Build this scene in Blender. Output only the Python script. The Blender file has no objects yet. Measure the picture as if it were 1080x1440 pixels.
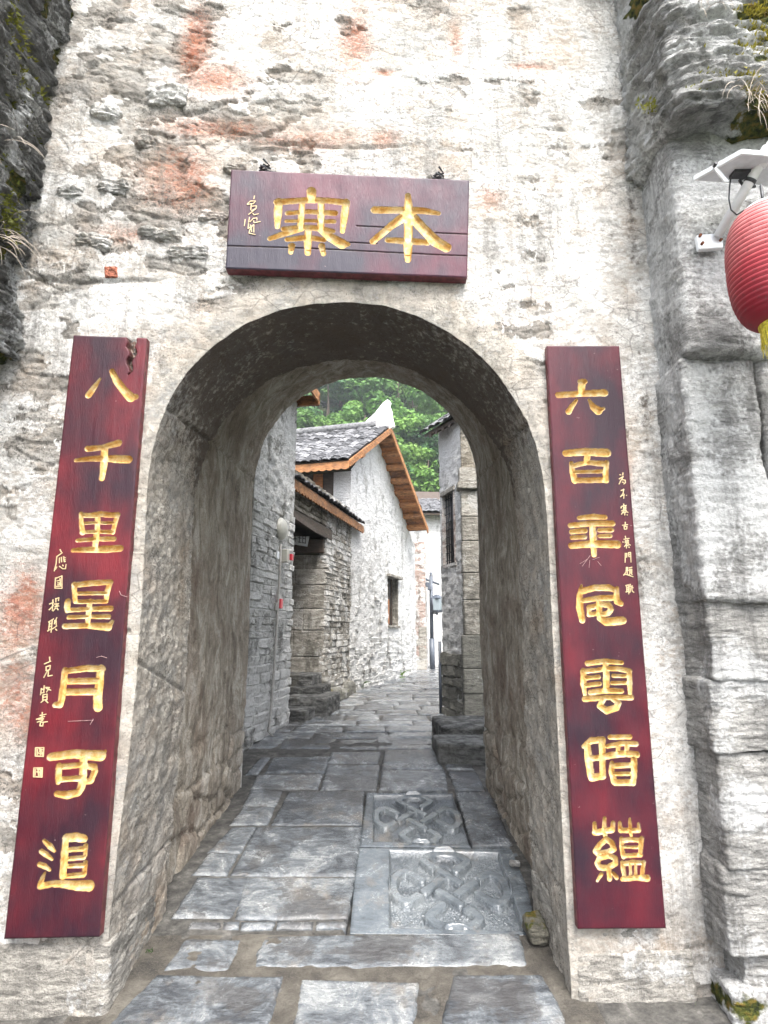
import bpy, bmesh, math, random
import numpy as np
from mathutils import Vector, Matrix
R = math.radians
random.seed(7); rng = np.random.default_rng(7)
C = bpy.context.scene.collection
scn = bpy.context.scene

# ------------------------------------------------------------------ camera
CH = 1.55; FPX = 850.0; PITCH = math.atan(0.2)
cam = bpy.data.objects.new('camera', bpy.data.cameras.new('camera')); C.objects.link(cam)
cam.location = (0, 0, CH); cam.rotation_euler = (R(90) + PITCH, 0, 0)
cam.data.sensor_fit = 'VERTICAL'; cam.data.sensor_height = 24; cam.data.sensor_width = 24
cam.data.lens = 24 * FPX / 1440; cam.data.clip_start = 0.05; cam.data.clip_end = 3000
scn.camera = cam
# ------------------------------------------------------------------ sky, sun, exposure
SUN_EL, SUN_AZ = 58.0, 168.0            # azimuth clockwise from +Y: behind the camera, a little left
w = bpy.data.worlds.new('World'); scn.world = w; w.use_nodes = True
wn = w.node_tree; wn.nodes.clear()
sky = wn.nodes.new('ShaderNodeTexSky'); sky.sky_type = 'NISHITA'; sky.sun_disc = False
sky.sun_elevation = R(SUN_EL); sky.sun_rotation = R(SUN_AZ); sky.dust_density = 4; sky.air_density = 1.0
hs = wn.nodes.new('ShaderNodeHueSaturation'); hs.inputs['Saturation'].default_value = 0.42
bg = wn.nodes.new('ShaderNodeBackground'); bg.inputs[1].default_value = 0.15
wo = wn.nodes.new('ShaderNodeOutputWorld')
wn.links.new(sky.outputs[0], hs.inputs['Color']); wn.links.new(hs.outputs[0], bg.inputs[0]); wn.links.new(bg.outputs[0], wo.inputs[0])
sd = bpy.data.lights.new('sun', 'SUN'); sd.energy = 1.5; sd.angle = R(25); sd.color = (1, 0.97, 0.925)
sun = bpy.data.objects.new('sun', sd); C.objects.link(sun)
a, e = R(SUN_AZ), R(SUN_EL)
sdir = Vector((math.sin(a) * math.cos(e), math.cos(a) * math.cos(e), math.sin(e)))
sun.rotation_euler = sdir.to_track_quat('Z', 'Y').to_euler(); sun.location = (0, -5, 12)
vs = scn.view_settings; vs.view_transform = 'Standard'; vs.look = 'None'; vs.gamma = 1; vs.use_curve_mapping = False
vs.exposure = 2.25

# ------------------------------------------------------------------ pixels to places
cp, sp = math.cos(PITCH), math.sin(PITCH)
WK, WC = 0.038, 2.92                      # front of the gate wall: Y = WC + WK * X
def ray(px, py):
    u, v = (px - 540) / FPX, (720 - py) / FPX
    return np.array((u, cp - v * sp, sp + v * cp))
def onY(px, py, Y):
    d = ray(px, py); t = Y / d[1]; return np.array((d[0] * t, Y, CH + d[2] * t))
def onW(px, py, off=0.0):                 # a point on the gate wall, off = metres in front of it
    d = ray(px, py); t = (WC - off) / (d[1] - WK * d[0]); return np.array((0, 0, CH)) + d * t
def zf(Y):                                # height of the paved lane
    if Y <= 2.8: return 0.0
    if Y <= 6.5: return 0.1216 * (Y - 2.8)
    return 0.450 + 0.0143 * (Y - 6.5)
def onF(px, py):
    d = ray(px, py); lo, hi = 1.0, 60.0
    for _ in range(50):
        m = (lo + hi) / 2
        if CH + d[2] * m > zf(d[1] * m): lo = m
        else: hi = m
    return np.array((d[0] * lo, d[1] * lo, CH + d[2] * lo))

# ------------------------------------------------------------------ noise
def _h(ix, iy, iz, s):
    n = (ix * 374761393 + iy * 668265263 + iz * 1274126177 + s * 974634777) & 0xFFFFFFFF
    n = ((n ^ (n >> 13)) * 1274126177) & 0xFFFFFFFF
    n = ((n ^ (n >> 16)) * 668265263) & 0xFFFFFFFF
    return ((n ^ (n >> 15)) & 0xFFFF) / 65535.0
def vnoise(p, s=0):
    f = np.floor(p); i = f.astype(np.int64); t = p - f; t = t * t * t * (t * (t * 6 - 15) + 10); r = 0
    for dx in (0, 1):
        for dy in (0, 1):
            for dz in (0, 1):
                wgt = (t[:, 0] if dx else 1 - t[:, 0]) * (t[:, 1] if dy else 1 - t[:, 1]) * (t[:, 2] if dz else 1 - t[:, 2])
                r = r + wgt * _h(i[:, 0] + dx, i[:, 1] + dy, i[:, 2] + dz, s)
    return r
def fbm(p, scale, octv=4, s=0, rough=0.5):
    p = np.asarray(p, float) * np.asarray(scale, float); r = 0; amp = 1; tot = 0
    for k in range(octv):
        r = r + amp * vnoise(p + 17.3 * k, s + k); tot += amp; amp *= rough; p = p * 2.03
    return r / tot
def worley(u, v, s=0, jit=0.9):
    iu, iv = np.floor(u).astype(np.int64), np.floor(v).astype(np.int64)
    f1 = np.full(u.shape, 9.0); f2 = np.full(u.shape, 9.0); cid = np.zeros(u.shape)
    z = np.zeros_like(iu)
    for du in (-1, 0, 1):
        for dv in (-1, 0, 1):
            a_, b_ = iu + du, iv + dv
            d = np.hypot(a_ + .5 + jit * (_h(a_, b_, z, s) - .5) - u, b_ + .5 + jit * (_h(a_, b_, z, s + 9) - .5) - v)
            m = d < f1
            f2 = np.where(m, f1, np.minimum(f2, d)); cid = np.where(m, _h(a_, b_, z, s + 5), cid); f1 = np.where(m, d, f1)
    return f1, f2, cid
def sstep(a, b, x): t = np.clip((x - a) / (b - a), 0, 1); return t * t * (3 - 2 * t)
def seg_d(P, A, B, ra, rb):               # signed distance to a tapering capsule, radii in metres
    ab = B - A; L2 = max(ab @ ab, 1e-12); t = np.clip(((P - A) @ ab) / L2, 0, 1)
    d = np.hypot(P[:, 0] - A[0] - t * ab[0], P[:, 1] - A[1] - t * ab[1])
    return d - (ra + (rb - ra) * t)

# ------------------------------------------------------------------ objects
def link(name, me, m, parent=None):
    o = bpy.data.objects.new(name, me); C.objects.link(o)
    if m is not None and not me.materials: me.materials.append(m)
    if parent is not None:
        o.parent = parent; o.matrix_parent_inverse = Matrix.Translation(-Vector(parent.location))
    return o
def np_mesh(name, V, F, smooth=True, attrs=None):
    V = np.asarray(V, np.float32).reshape(-1, 3); F = np.asarray(F, np.int32); k = F.shape[1]
    me = bpy.data.meshes.new(name); me.vertices.add(len(V)); me.vertices.foreach_set('co', V.ravel())
    me.loops.add(F.size); me.loops.foreach_set('vertex_index', F.ravel())
    me.polygons.add(len(F)); me.polygons.foreach_set('loop_start', np.arange(len(F), dtype=np.int32) * k)
    me.polygons.foreach_set('use_smooth', np.full(len(F), smooth) if np.isscalar(smooth) else np.asarray(smooth, bool))
    me.update(calc_edges=True)
    for an, av in (attrs or {}).items():
        at = me.attributes.new(an, 'FLOAT', 'POINT'); at.data.foreach_set('value', np.asarray(av, np.float32).ravel())
    return me
def gridF(nu, nv, off=0, flip=False):     # vertices ordered [iu, iv]
    i, j = np.meshgrid(np.arange(nu - 1), np.arange(nv - 1), indexing='ij'); b = (i * nv + j).ravel() + off
    F = np.stack([b, b + nv, b + nv + 1, b + 1], 1)
    return F[:, ::-1] if flip else F
def thing(name, label, cat, loc, group=None):
    o = bpy.data.objects.new(name, None); C.objects.link(o); o.location = loc; o.empty_display_size = .1
    o['label'] = label; o['category'] = cat
    if group: o['group'] = group
    return o
def tag(o, label, cat, group=None):
    o['label'] = label; o['category'] = cat
    if group: o['group'] = group
    return o
def struct(o): o['kind'] = 'structure'; return o
def box_mesh(name, P8, smooth=False, bevel=0.0):   # P8: 4 bottom then 4 top corners
    bm = bmesh.new(); v = [bm.verts.new(p) for p in P8]
    for f in ((3, 2, 1, 0), (4, 5, 6, 7), (0, 1, 5, 4), (1, 2, 6, 5), (2, 3, 7, 6), (3, 0, 4, 7)): bm.faces.new([v[i] for i in f])
    bmesh.ops.recalc_face_normals(bm, faces=bm.faces)
    if bevel: bmesh.ops.bevel(bm, geom=bm.edges[:], offset=bevel, segments=1, affect='EDGES')
    me = bpy.data.meshes.new(name); bm.to_mesh(me); bm.free(); return me
def obox(name, A, B, depth, z0, z1, m, parent=None, bevel=0.0):
    """box standing on the line A-B (XY), going 'depth' metres to the left of A->B"""
    A = np.array(A[:2], float); B = np.array(B[:2], float); d = (B - A) / np.linalg.norm(B - A); n = np.array((-d[1], d[0])) * depth
    q = [A, B, B + n, A + n]
    P = [(x, y, z0) for x, y in q] + [(x, y, z1) for x, y in q]
    return link(name, box_mesh(name, P, bevel=bevel), m, parent)
def prism(name, poly3, thick_vec, m, parent=None, bevel=0.0):
    bm = bmesh.new(); f = bm.faces.new([bm.verts.new(p) for p in poly3])
    g = bmesh.ops.extrude_face_region(bm, geom=[f]); tv = Vector(thick_vec)
    for x in g['geom']:
        if isinstance(x, bmesh.types.BMVert): x.co += tv
    bmesh.ops.recalc_face_normals(bm, faces=bm.faces)
    if bevel: bmesh.ops.bevel(bm, geom=bm.edges[:], offset=bevel, segments=1, affect='EDGES')
    me = bpy.data.meshes.new(name); bm.to_mesh(me); bm.free(); return link(name, me, m, parent)
def tube_mesh(name, pts, rad, n=10):
    pts = [Vector(p) for p in pts]; rad = rad if isinstance(rad, (list, tuple)) else [rad] * len(pts); V = []; F = []
    for i, p in enumerate(pts):
        t = (pts[min(i + 1, len(pts) - 1)] - pts[max(i - 1, 0)]).normalized()
        a_ = t.orthogonal().normalized() if i == 0 else (pa - t * pa.dot(t)).normalized()
        pa = a_; b_ = t.cross(a_)
        for k in range(n):
            q = 2 * math.pi * k / n; V.append(p + (a_ * math.cos(q) + b_ * math.sin(q)) * rad[i])
    for i in range(len(pts) - 1):
        for k in range(n): F.append((i * n + k, i * n + (k + 1) % n, (i + 1) * n + (k + 1) % n, (i + 1) * n + k))
    me = bpy.data.meshes.new(name); me.from_pydata([tuple(v) for v in V], [], F + [tuple(range(n))[::-1], tuple(range((len(pts) - 1) * n, len(pts) * n))])
    for p in me.polygons: p.use_smooth = len(p.vertices) == 4
    return me
def tube(name, pts, rad, m, parent=None, n=10): return link(name, tube_mesh(name, pts, rad, n), m, parent)
def lathe(name, prof, centre, m, parent=None, n=28, smooth=True, ribs=0):
    V = []; F = []
    for r, z in prof:
        for k in range(n):
            q = 2 * math.pi * k / n; V.append((centre[0] + r * math.cos(q), centre[1] + r * math.sin(q), centre[2] + z))
    for i in range(len(prof) - 1):
        for k in range(n): F.append((i * n + k, i * n + (k + 1) % n, (i + 1) * n + (k + 1) % n, (i + 1) * n + k))
    me = np_mesh(name, V, F, smooth); return link(name, me, m, parent)

# ------------------------------------------------------------------ material helpers
class NT:
    def __init__(s, name, rough=0.9, spec=0.3):
        s.m = bpy.data.materials.new(name); s.m.use_nodes = True; s.t = s.m.node_tree; s.b = s.t.nodes['Principled BSDF']
        s.b.inputs['Roughness'].default_value = rough; s.b.inputs['Specular IOR Level'].default_value = spec
        g = s.t.nodes.new('ShaderNodeNewGeometry'); s.pos = g.outputs['Position']; s.geo = g
    def set(s, inp, v):
        i = s.b.inputs[inp] if isinstance(inp, str) else inp
        if isinstance(v, bpy.types.NodeSocket): s.t.links.new(v, i)
        else: i.default_value = v if not (isinstance(v, tuple) and len(v) == 3) else (*v, 1)
        return s
    def vec(s, scale):
        n = s.t.nodes.new('ShaderNodeVectorMath'); n.operation = 'MULTIPLY'; s.t.links.new(s.pos, n.inputs[0]); n.inputs[1].default_value = scale; return n.outputs[0]
    def noise(s, scale, detail=4, rough=0.55, vec=None, dist=0.0):
        n = s.t.nodes.new('ShaderNodeTexNoise'); s.t.links.new(vec or s.pos, n.inputs['Vector'])
        n.inputs['Scale'].default_value = scale; n.inputs['Detail'].default_value = detail; n.inputs['Roughness'].default_value = rough; n.inputs['Distortion'].default_value = dist
        k = s.t.nodes.new('ShaderNodeMath'); k.operation = 'MULTIPLY_ADD'; s.t.links.new(n.outputs[0], k.inputs[0]); k.inputs[1].default_value = 1.75; k.inputs[2].default_value = -.375
        return k.outputs[0]
    def vor(s, scale, feat='DISTANCE_TO_EDGE', vec=None):
        n = s.t.nodes.new('ShaderNodeTexVoronoi'); n.feature = feat; s.t.links.new(vec or s.pos, n.inputs['Vector']); n.inputs['Scale'].default_value = scale; return n.outputs['Distance']
    def attr(s, name):
        n = s.t.nodes.new('ShaderNodeAttribute'); n.attribute_name = name; return n.outputs['Fac']
    def rnd(s): return s.t.nodes.new('ShaderNodeObjectInfo').outputs['Random']
    def math(s, op, a_, b_=None, clamp=False):
        n = s.t.nodes.new('ShaderNodeMath'); n.operation = op; n.use_clamp = clamp; s.set(n.inputs[0], a_)
        if b_ is not None: s.set(n.inputs[1], b_)
        return n.outputs[0]
    def ramp(s, fac, stops):
        n = s.t.nodes.new('ShaderNodeValToRGB'); s.t.links.new(fac, n.inputs[0]); el = n.color_ramp.elements
        while len(el) < len(stops): el.new(0.5)
        for x, (p, c) in zip(el, stops):
            x.position = p; x.color = (*c, 1) if isinstance(c, tuple) else (c, c, c, 1)
        return n.outputs[0]
    def mix(s, fac, a_, b_, mode='MIX'):
        n = s.t.nodes.new('ShaderNodeMix'); n.data_type = 'RGBA'; n.blend_type = mode
        s.set(n.inputs[0], fac); s.set(n.inputs[6], a_); s.set(n.inputs[7], b_); return n.outputs[2]
    def bump(s, h, dist, strength=1.0, nrm=None):
        n = s.t.nodes.new('ShaderNodeBump'); n.inputs['Strength'].default_value = strength; n.inputs['Distance'].default_value = dist
        s.t.links.new(h, n.inputs['Height'])
        if nrm is not None: s.t.links.new(nrm, n.inputs['Normal'])
        return n.outputs[0]
    def done(s, col=None, rough=None, nrm=None):
        if col is not None: s.set('Base Color', col)
        if rough is not None: s.set('Roughness', rough)
        if nrm is not None: s.set('Normal', nrm)
        return s.m
def plain(name, col, rough=0.6, spec=0.4, var=0.12, scale=30, bumpd=0.0):
    s = NT(name, rough, spec); n = s.noise(scale, 4)
    lo = tuple(max(0, c * (1 - var)) for c in col); hi = tuple(min(1, c * (1 + var)) for c in col)
    return s.done(s.ramp(n, [(0.3, lo), (0.7, hi)]), None, s.bump(n, bumpd) if bumpd else None)

# gate wall: attributes plaster, render, red, dark come with the relief
s = NT('weathered_limewash', 0.95, 0.15)
n1, n2, n3 = s.noise(9, 6), s.noise(70, 5, .7), s.noise(240, 3, .7)
stone = s.ramp(s.noise(6, 7, .65), [(0.25, (.20, .185, .165)), (0.5, (.40, .375, .34)), (0.75, (.62, .595, .555))])
rend = s.ramp(s.noise(14, 7, .7), [(0.25, (.27, .24, .20)), (0.5, (.49, .45, .39)), (0.75, (.66, .62, .55))])
plas = s.ramp(s.noise(5, 7, .6), [(0.22, (.56, .54, .505)), (0.5, (.79, .775, .745)), (0.7, (.87, .86, .84))])
pf = s.math('ADD', s.attr('plaster'), s.math('MULTIPLY', s.math('SUBTRACT', n2, 0.5), 0.9))
pf = s.ramp(pf, [(0.42, 0.0), (0.58, 1.0)])
col = s.mix(pf, stone, plas)
rf = s.ramp(s.math('ADD', s.attr('render'), s.math('MULTIPLY', s.math('SUBTRACT', s.noise(12, 6), 0.5), 0.9)), [(0.35, 0.0), (0.7, 1.0)])
col = s.mix(s.math('MULTIPLY', rf, 0.9), col, rend)
redf = s.ramp(s.math('ADD', s.attr('red'), s.math('MULTIPLY', s.math('SUBTRACT', s.noise(38, 7, .78, s.vec((1, 1, 1.6))), 0.5), 1.7)), [(0.46, 0.0), (0.95, 1.0)])
col = s.mix(s.math('MULTIPLY', redf, .8), col, s.ramp(n1, [(0.3, (.42, .15, .085)), (0.7, (.62, .30, .19))]))
mot = s.ramp(s.math('ADD', s.noise(32, 7, .78, s.vec((1, 1, 1.7))), s.math('MULTIPLY', s.math('SUBTRACT', s.noise(2.4, 4), .5), .45)), [(.43, 0.0), (.66, .85)])
col = s.mix(mot, col, s.ramp(s.noise(7, 4), [(.3, (.42, .41, .39)), (.7, (.50, .43, .36))]))
och = s.ramp(s.noise(1.8, 5, .6), [(.52, 0.0), (.8, .55)])
col = s.mix(och, col, (.60, .46, .33), 'MULTIPLY')
pk = s.ramp(s.math('ADD', s.attr('red'), s.math('MULTIPLY', s.math('SUBTRACT', s.noise(5, 6, .7), .5), .5)), [(.12, 0.0), (.6, .6)])
col = s.mix(pk, col, (.80, .56, .46), 'MULTIPLY')
pit = s.ramp(s.math('ADD', s.noise(85, 6, .8), s.math('MULTIPLY', s.math('SUBTRACT', s.noise(4, 4), .5), .30)), [(0.57, 0.0), (0.70, 1.0)])
col = s.mix(s.math('MULTIPLY', pit, s.math('SUBTRACT', .85, s.math('MULTIPLY', pf, .30))), col, (.11, .105, .095))
crk = s.ramp(s.vor(7, 'DISTANCE_TO_EDGE', s.mix(.12, s.vec((1, 1, 1.8)), s.t.nodes.new('ShaderNodeTexNoise').outputs['Color'])), [(0.0, 1.0), (0.035, 0.0)])
col = s.mix(s.math('MULTIPLY', s.math('MULTIPLY', crk, s.ramp(s.noise(3, 4), [(.5, 0.0), (.62, 1.0)])), .6), col, (.14, .13, .12))
stk = s.ramp(s.math('ADD', s.noise(11, 7, .75, s.vec((1, 1, .10))), s.math('MULTIPLY', s.math('SUBTRACT', s.noise(1.6, 4), .5), .6)), [(.56, 0.0), (.85, .6)])
col = s.mix(stk, col, (.20, .19, .175))
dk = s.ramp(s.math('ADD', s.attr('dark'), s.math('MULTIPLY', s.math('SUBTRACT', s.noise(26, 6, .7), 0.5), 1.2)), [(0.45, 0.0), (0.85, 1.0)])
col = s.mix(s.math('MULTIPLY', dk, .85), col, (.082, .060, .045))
M_WALL = s.done(col, None, s.bump(n3, 0.004, 1, s.bump(n2, 0.011, 1, s.bump(s.noise(22, 6, .7, s.vec((1, 1, 2))), .008))))

# rough limestone blocks with lime streaks and moss
def rock_mat(name, base, lime, moss=0.0, strata=1.0):
    s = NT(name, 0.92, 0.2)
    n2 = s.noise(60, 6, .7); st = s.noise(7, 7, .75, s.vec((1, 1, 4.5)), 1.2)
    c = s.ramp(st, [(0.18, tuple(x * .35 for x in base)), (0.45, base), (0.75, tuple(min(.85, x * 1.6) for x in base))])
    lf = s.ramp(s.math('ADD', s.noise(2.6, 6, .6), s.math('MULTIPLY', s.math('SUBTRACT', n2, .5), .35)), [(0.5 - lime, 0.0), (0.62 - lime, 1.0)])
    c = s.mix(s.math('MULTIPLY', lf, .85), c, s.ramp(n2, [(0.3, (.55, .55, .54)), (0.7, (.80, .80, .79))]))
    pit = s.ramp(s.noise(120, 4, .8), [(0.60, 0.0), (0.68, 1.0)])
    c = s.mix(s.math('MULTIPLY', pit, .5), c, (.06, .06, .058))
    c = s.mix(s.ramp(s.noise(7, 7, .75, s.vec((1, 1, .12))), [(.5, 0.0), (.85, .7)]), c, (.085, .083, .078))
    if moss:
        mf = s.ramp(s.math('ADD', s.attr('moss'), s.math('MULTIPLY', s.math('SUBTRACT', s.noise(14, 6), .5), 1.0)), [(0.45, 0.0), (0.62, 1.0)])
        c = s.mix(mf, c, s.ramp(s.noise(30, 5), [(0.3, (.025, .032, .010)), (0.5, (.085, .095, .018)), (0.75, (.20, .14, .03))]))
    return s.done(c, None, s.bump(n2, .016, 1, s.bump(st, .016 * strata)))
M_ROCK = rock_mat('grey_limestone', (.31, .305, .295), 0.09, 1, .6)
M_ROCKL = rock_mat('pale_limestone', (.36, .35, .33), 0.0, 1, .8)
M_ROCKD = rock_mat('dark_layered_limestone', (.15, .148, .142), -.05, 1, 1.2)
M_BASE = rock_mat('footing_limestone', (.36, .34, .305), -0.14, 1, .5)
# dark stained plaster inside the passage
s = NT('stained_passage_plaster', .9, .25)
st = s.noise(8, 8, .75, s.vec((1, 1, .45)), .8); n2 = s.noise(60, 6, .7); bl = s.noise(2.2, 5, .6)
c = s.ramp(st, [(0.25, (.16, .132, .105)), (0.5, (.33, .29, .235)), (0.75, (.54, .50, .44))])
c = s.mix(s.ramp(bl, [(0.45, 0.0), (0.8, .65)]), c, (.16, .105, .075))
c = s.mix(s.ramp(s.noise(110, 4, .8), [(0.6, 0.0), (0.7, .6)]), c, (.05, .045, .04))
M_PASS = s.done(c, None, s.bump(n2, .01, 1, s.bump(s.noise(9, 6), .03)))
# wet flagstones
def slab_mat(name, lo, mid, hi, wet=0.5, stip=0.0):
    s = NT(name, .4, 1.0); r = s.rnd(); n1 = s.noise(4.5, 9, .72, None, .6); n2 = s.noise(55, 6, .75); n3 = s.noise(16, 7, .75, s.vec((1, 2.6, 1)), .4)
    f = s.math('ADD', s.math('MULTIPLY', n1, .7), s.math('MULTIPLY', s.math('ADD', n3, s.math('MULTIPLY', s.math('SUBTRACT', r, .5), .55)), .32))
    c = s.ramp(f, [(0.34, lo), (0.50, mid), (0.68, hi)])
    blot = s.ramp(s.noise(1.9, 7, .66), [(0.55, 0.0), (0.61, 1.0)])
    c = s.mix(s.ramp(s.noise(2.6, 6, .7, s.vec((1.3, 1, 1))), [(.60, 0.0), (.80, .55)]), c, (.19, .16, .125))
    c = s.mix(s.math('MULTIPLY', blot, 0.0 if stip else .6), c, (.05, .045, .042))
    c = s.mix(s.ramp(s.noise(130, 4, .75), [(0.6, 0.0), (0.7, .5)]), c, (.05, .05, .05))
    ro = s.ramp(s.math('ADD', s.math('MULTIPLY', n1, .6), s.math('MULTIPLY', n2, .4)), [(0.30, .06), (0.52, .16), (0.75, .42)])
    h = s.math('ADD', s.math('MULTIPLY', n3, .7), s.math('MULTIPLY', n2, .3))
    nr = s.bump(h, .008, .9)
    if stip:
        ro = s.math('ADD', s.math('MULTIPLY', ro, .7), s.math('ADD', .08, s.math('MULTIPLY', s.attr('stipple'), .25))); nr = s.bump(n2, .0015, .8)
        stp = s.math('MULTIPLY', s.vor(95, 'F1'), s.attr('stipple')); nr = s.bump(stp, .006, 1, nr)
    return s.done(c, ro, nr)
M_SLAB = slab_mat('wet_flagstone', (.040, .045, .052), (.118, .130, .141), (.262, .272, .272))
M_SLABC = slab_mat('carved_flagstone', (.055, .064, .073), (.100, .116, .130), (.165, .182, .192), .5, 1)
s = NT('gritty_mortar', .6, .35); n1, n2 = s.noise(6, 8, .75), s.noise(140, 4, .75)
c = s.ramp(n1, [(0.25, (.045, .042, .038)), (0.5, (.105, .094, .078)), (0.78, (.20, .185, .155))])
c = s.mix(s.ramp(n2, [(.5, 0.0), (.8, .6)]), c, (.22, .20, .17)); M_MORT = s.done(c, None, s.bump(n2, .006, 1, s.bump(n1, .03)))
s = NT('lane_earth', .8, .3); n1 = s.noise(12, 6, .7)
M_EARTH = s.done(s.ramp(n1, [(0.3, (.05, .048, .045)), (0.6, (.11, .105, .095)), (0.8, (.19, .18, .165))]), None, s.bump(s.noise(60, 5, .7), .012))
M_GRASSY = plain('green_soil', (.06, .075, .03), .95, .2, .4, 2, .05)
# lacquered boards, gilding by attribute "gilt"
def lacquer(name, c1, c2, c3):
    s = NT(name, .33, .36); g = s.attr('gilt'); n1 = s.noise(2.4, 4, .5); n2 = s.noise(7, 4, .55, s.vec((1, 1, .35)))
    f = s.math('ADD', s.math('MULTIPLY', n1, .65), s.math('MULTIPLY', n2, .35))
    c = s.ramp(f, [(0.32, c1), (0.5, c2), (0.70, c3)])  # hue mottling; its brighter red blotches are sky reflections put in as colour
    scr = s.ramp(s.noise(26, 6, .7, s.vec((1, 1, 2.5))), [(0.84, 0.0), (0.87, 1.0)])
    c = s.mix(s.math('MULTIPLY', scr, .55), c, (.55, .42, .40))
    rot = s.attr('rot'); c = s.mix(rot, c, s.ramp(s.noise(60, 5, .7), [(0.35, (.02, .015, .012)), (0.7, (.16, .10, .075))]))
    gold = s.ramp(s.noise(24, 5, .6), [(0.3, (.43, .235, .06)), (0.5, (.55, .375, .14)), (0.72, (.60, .49, .29))])
    gold = s.mix(s.ramp(s.noise(140, 4, .7), [(0.63, 0.0), (0.7, .5)]), gold, (.35, .20, .06))
    c = s.mix(g, c, gold)
    ro = s.math('ADD', s.ramp(s.noise(9, 5), [(0.3, .34), (0.7, .52)]), s.math('MULTIPLY', g, .22))
    return s.done(c, ro, s.bump(s.noise(60, 3, .6, s.vec((6, 6, .5))), .0012))
M_LACL = lacquer('crimson_lacquer', (.022, .006, .013), (.056, .006, .012), (.125, .009, .015))
M_LACR = lacquer('plum_lacquer', (.018, .006, .013), (.044, .005, .012), (.085, .007, .014))
M_LACP = lacquer('purple_lacquer', (.022, .018, .032), (.046, .013, .027), (.085, .014, .029))
M_EDGE = plain('lacquer_edge', (.11, .022, .026), .5, .4, .4, 30)
M_GOLD = plain('gilt_script', (.44, .34, .19), .55, .4, .12, 40)
# lane walls
def lane_wall(name, lo, mid, hi, stain=(.10, .095, .08), lime=0.5, lcol=((.62, .61, .58), (.84, .83, .81))):
    s = NT(name, .93, .2); r = s.rnd(); n1 = s.noise(7, 6, .7, s.vec((1, 1, 2.5))); n2 = s.noise(45, 5, .7)
    f = s.math('ADD', n1, s.math('MULTIPLY', s.math('SUBTRACT', r, .5), .3))
    c = s.ramp(f, [(0.3, lo), (0.5, mid), (0.7, hi)])
    lf = s.ramp(s.math('ADD', s.noise(2.6, 6, .65), s.math('MULTIPLY', s.math('SUBTRACT', n2, .5), .35)), [(.5 - (lime - .5) * .5, 0.0), (.6 - (lime - .5) * .5, 1.0)])
    c = s.mix(s.math('MULTIPLY', lf, .9 if lime > 0 else 0.0), c, s.ramp(n2, [(0.3, lcol[0]), (0.7, lcol[1])]))
    c = s.mix(s.ramp(s.noise(3.5, 6, .7, s.vec((1, 1, .4))), [(0.56, 0.0), (0.74, .75)]), c, stain)
    return s.done(c, None, s.bump(n2, .02, 1, s.bump(n1, .04)))
M_STA = lane_wall('grey_coursed_stone', (.25, .24, .22), (.44, .425, .395), (.62, .605, .575), lime=.95)
M_WHITE = lane_wall('limewashed_rubble', (.34, .33, .31), (.64, .63, .61), (.82, .81, .79), (.30, .29, .27), lime=1.25, lcol=((.68, .67, .65), (.88, .875, .86)))
M_BROWN = lane_wall('brown_rubble', (.15, .13, .10), (.28, .25, .20), (.42, .385, .33), lime=-.4)
M_BEIGE = lane_wall('beige_rubble', (.24, .22, .185), (.42, .395, .35), (.58, .56, .52), lime=.5)
M_ASH = lane_wall('dressed_ashlar', (.24, .225, .195), (.37, .345, .30), (.52, .495, .45), lime=.3, lcol=((.46, .45, .42), (.58, .57, .54)))
M_PINK = lane_wall('pinkish_rubble', (.36, .27, .23), (.52, .44, .40), (.72, .69, .66), lime=.6)
M_STEP = lane_wall('worn_step_stone', (.05, .05, .049), (.125, .125, .12), (.25, .25, .24), lime=-.4)
def wood(name, col, var=.4, rough=.6):
    s = NT(name, rough, .3); n1 = s.noise(9, 7, .7, s.vec((1, 1, 3)), .5); n2 = s.noise(90, 4)
    lo = tuple(c * (1 - var) for c in col); hi = tuple(min(1, c * (1 + var * .8)) for c in col)
    f = s.math('ADD', n1, s.math('MULTIPLY', s.math('SUBTRACT', s.rnd(), .5), .35))
    c = s.ramp(f, [(0.3, lo), (0.7, hi)]); c = s.mix(s.ramp(s.noise(5, 7, .75), [(.5, 0.0), (.8, .6)]), c, tuple(.35 * x + .05 for x in col)); return s.done(c, None, s.bump(n2, .002))
M_WOOD = wood('orange_pine', (.25, .098, .032), .55); M_WOODB = wood('pale_orange_board', (.32, .145, .058), .5)
M_DWOOD = wood('dark_old_timber', (.075, .055, .042))
s = NT('grey_clay_tile', .8, .3); n1 = s.noise(20, 5)
f = s.math('ADD', n1, s.math('MULTIPLY', s.math('SUBTRACT', s.rnd(), .5), .8))
M_TILE = s.done(s.ramp(f, [(0.2, (.045, .045, .048)), (0.5, (.085, .085, .09)), (0.8, (.17, .17, .175))]), None, s.bump(n1, .006))
M_LIME = plain('white_lime_plaster', (.82, .82, .80), .85, .3, .05, 8, .01)
M_IRON = plain('black_iron', (.025, .026, .03), .5, .5, .3)
M_POST = plain('slate_painted_steel', (.075, .088, .11), .45, .5, .15)
M_PLW = plain('cream_plastic', (.40, .39, .345), .4, .5, .05); M_PLG = plain('white_painted_metal', (.72, .74, .76), .4, .5, .05)
M_REDP = plain('red_plastic', (.50, .012, .03), .4, .5, .08); M_PIPE = plain('grey_conduit', (.30, .29, .27), .6, .3, .15)
M_GLASS = plain('frosted_lamp_glass', (.20, .235, .25), .2, .5, .05); M_PANEL = plain('panel_backing', (.55, .57, .60), .45, .5, .06)
M_CELL = plain('solar_cells', (.012, .018, .045), .15, .6, .3); M_RUST = plain('rusty_bolt', (.16, .055, .025), .8, .3, .3)
s = NT('faded_red_silk', .55, .35); n1 = s.noise(9, 5, .6); sp_ = s.t.nodes.new('ShaderNodeSeparateXYZ'); s.t.links.new(s.attr('fade'), s.t.nodes.new('ShaderNodeMath').inputs[0])
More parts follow.
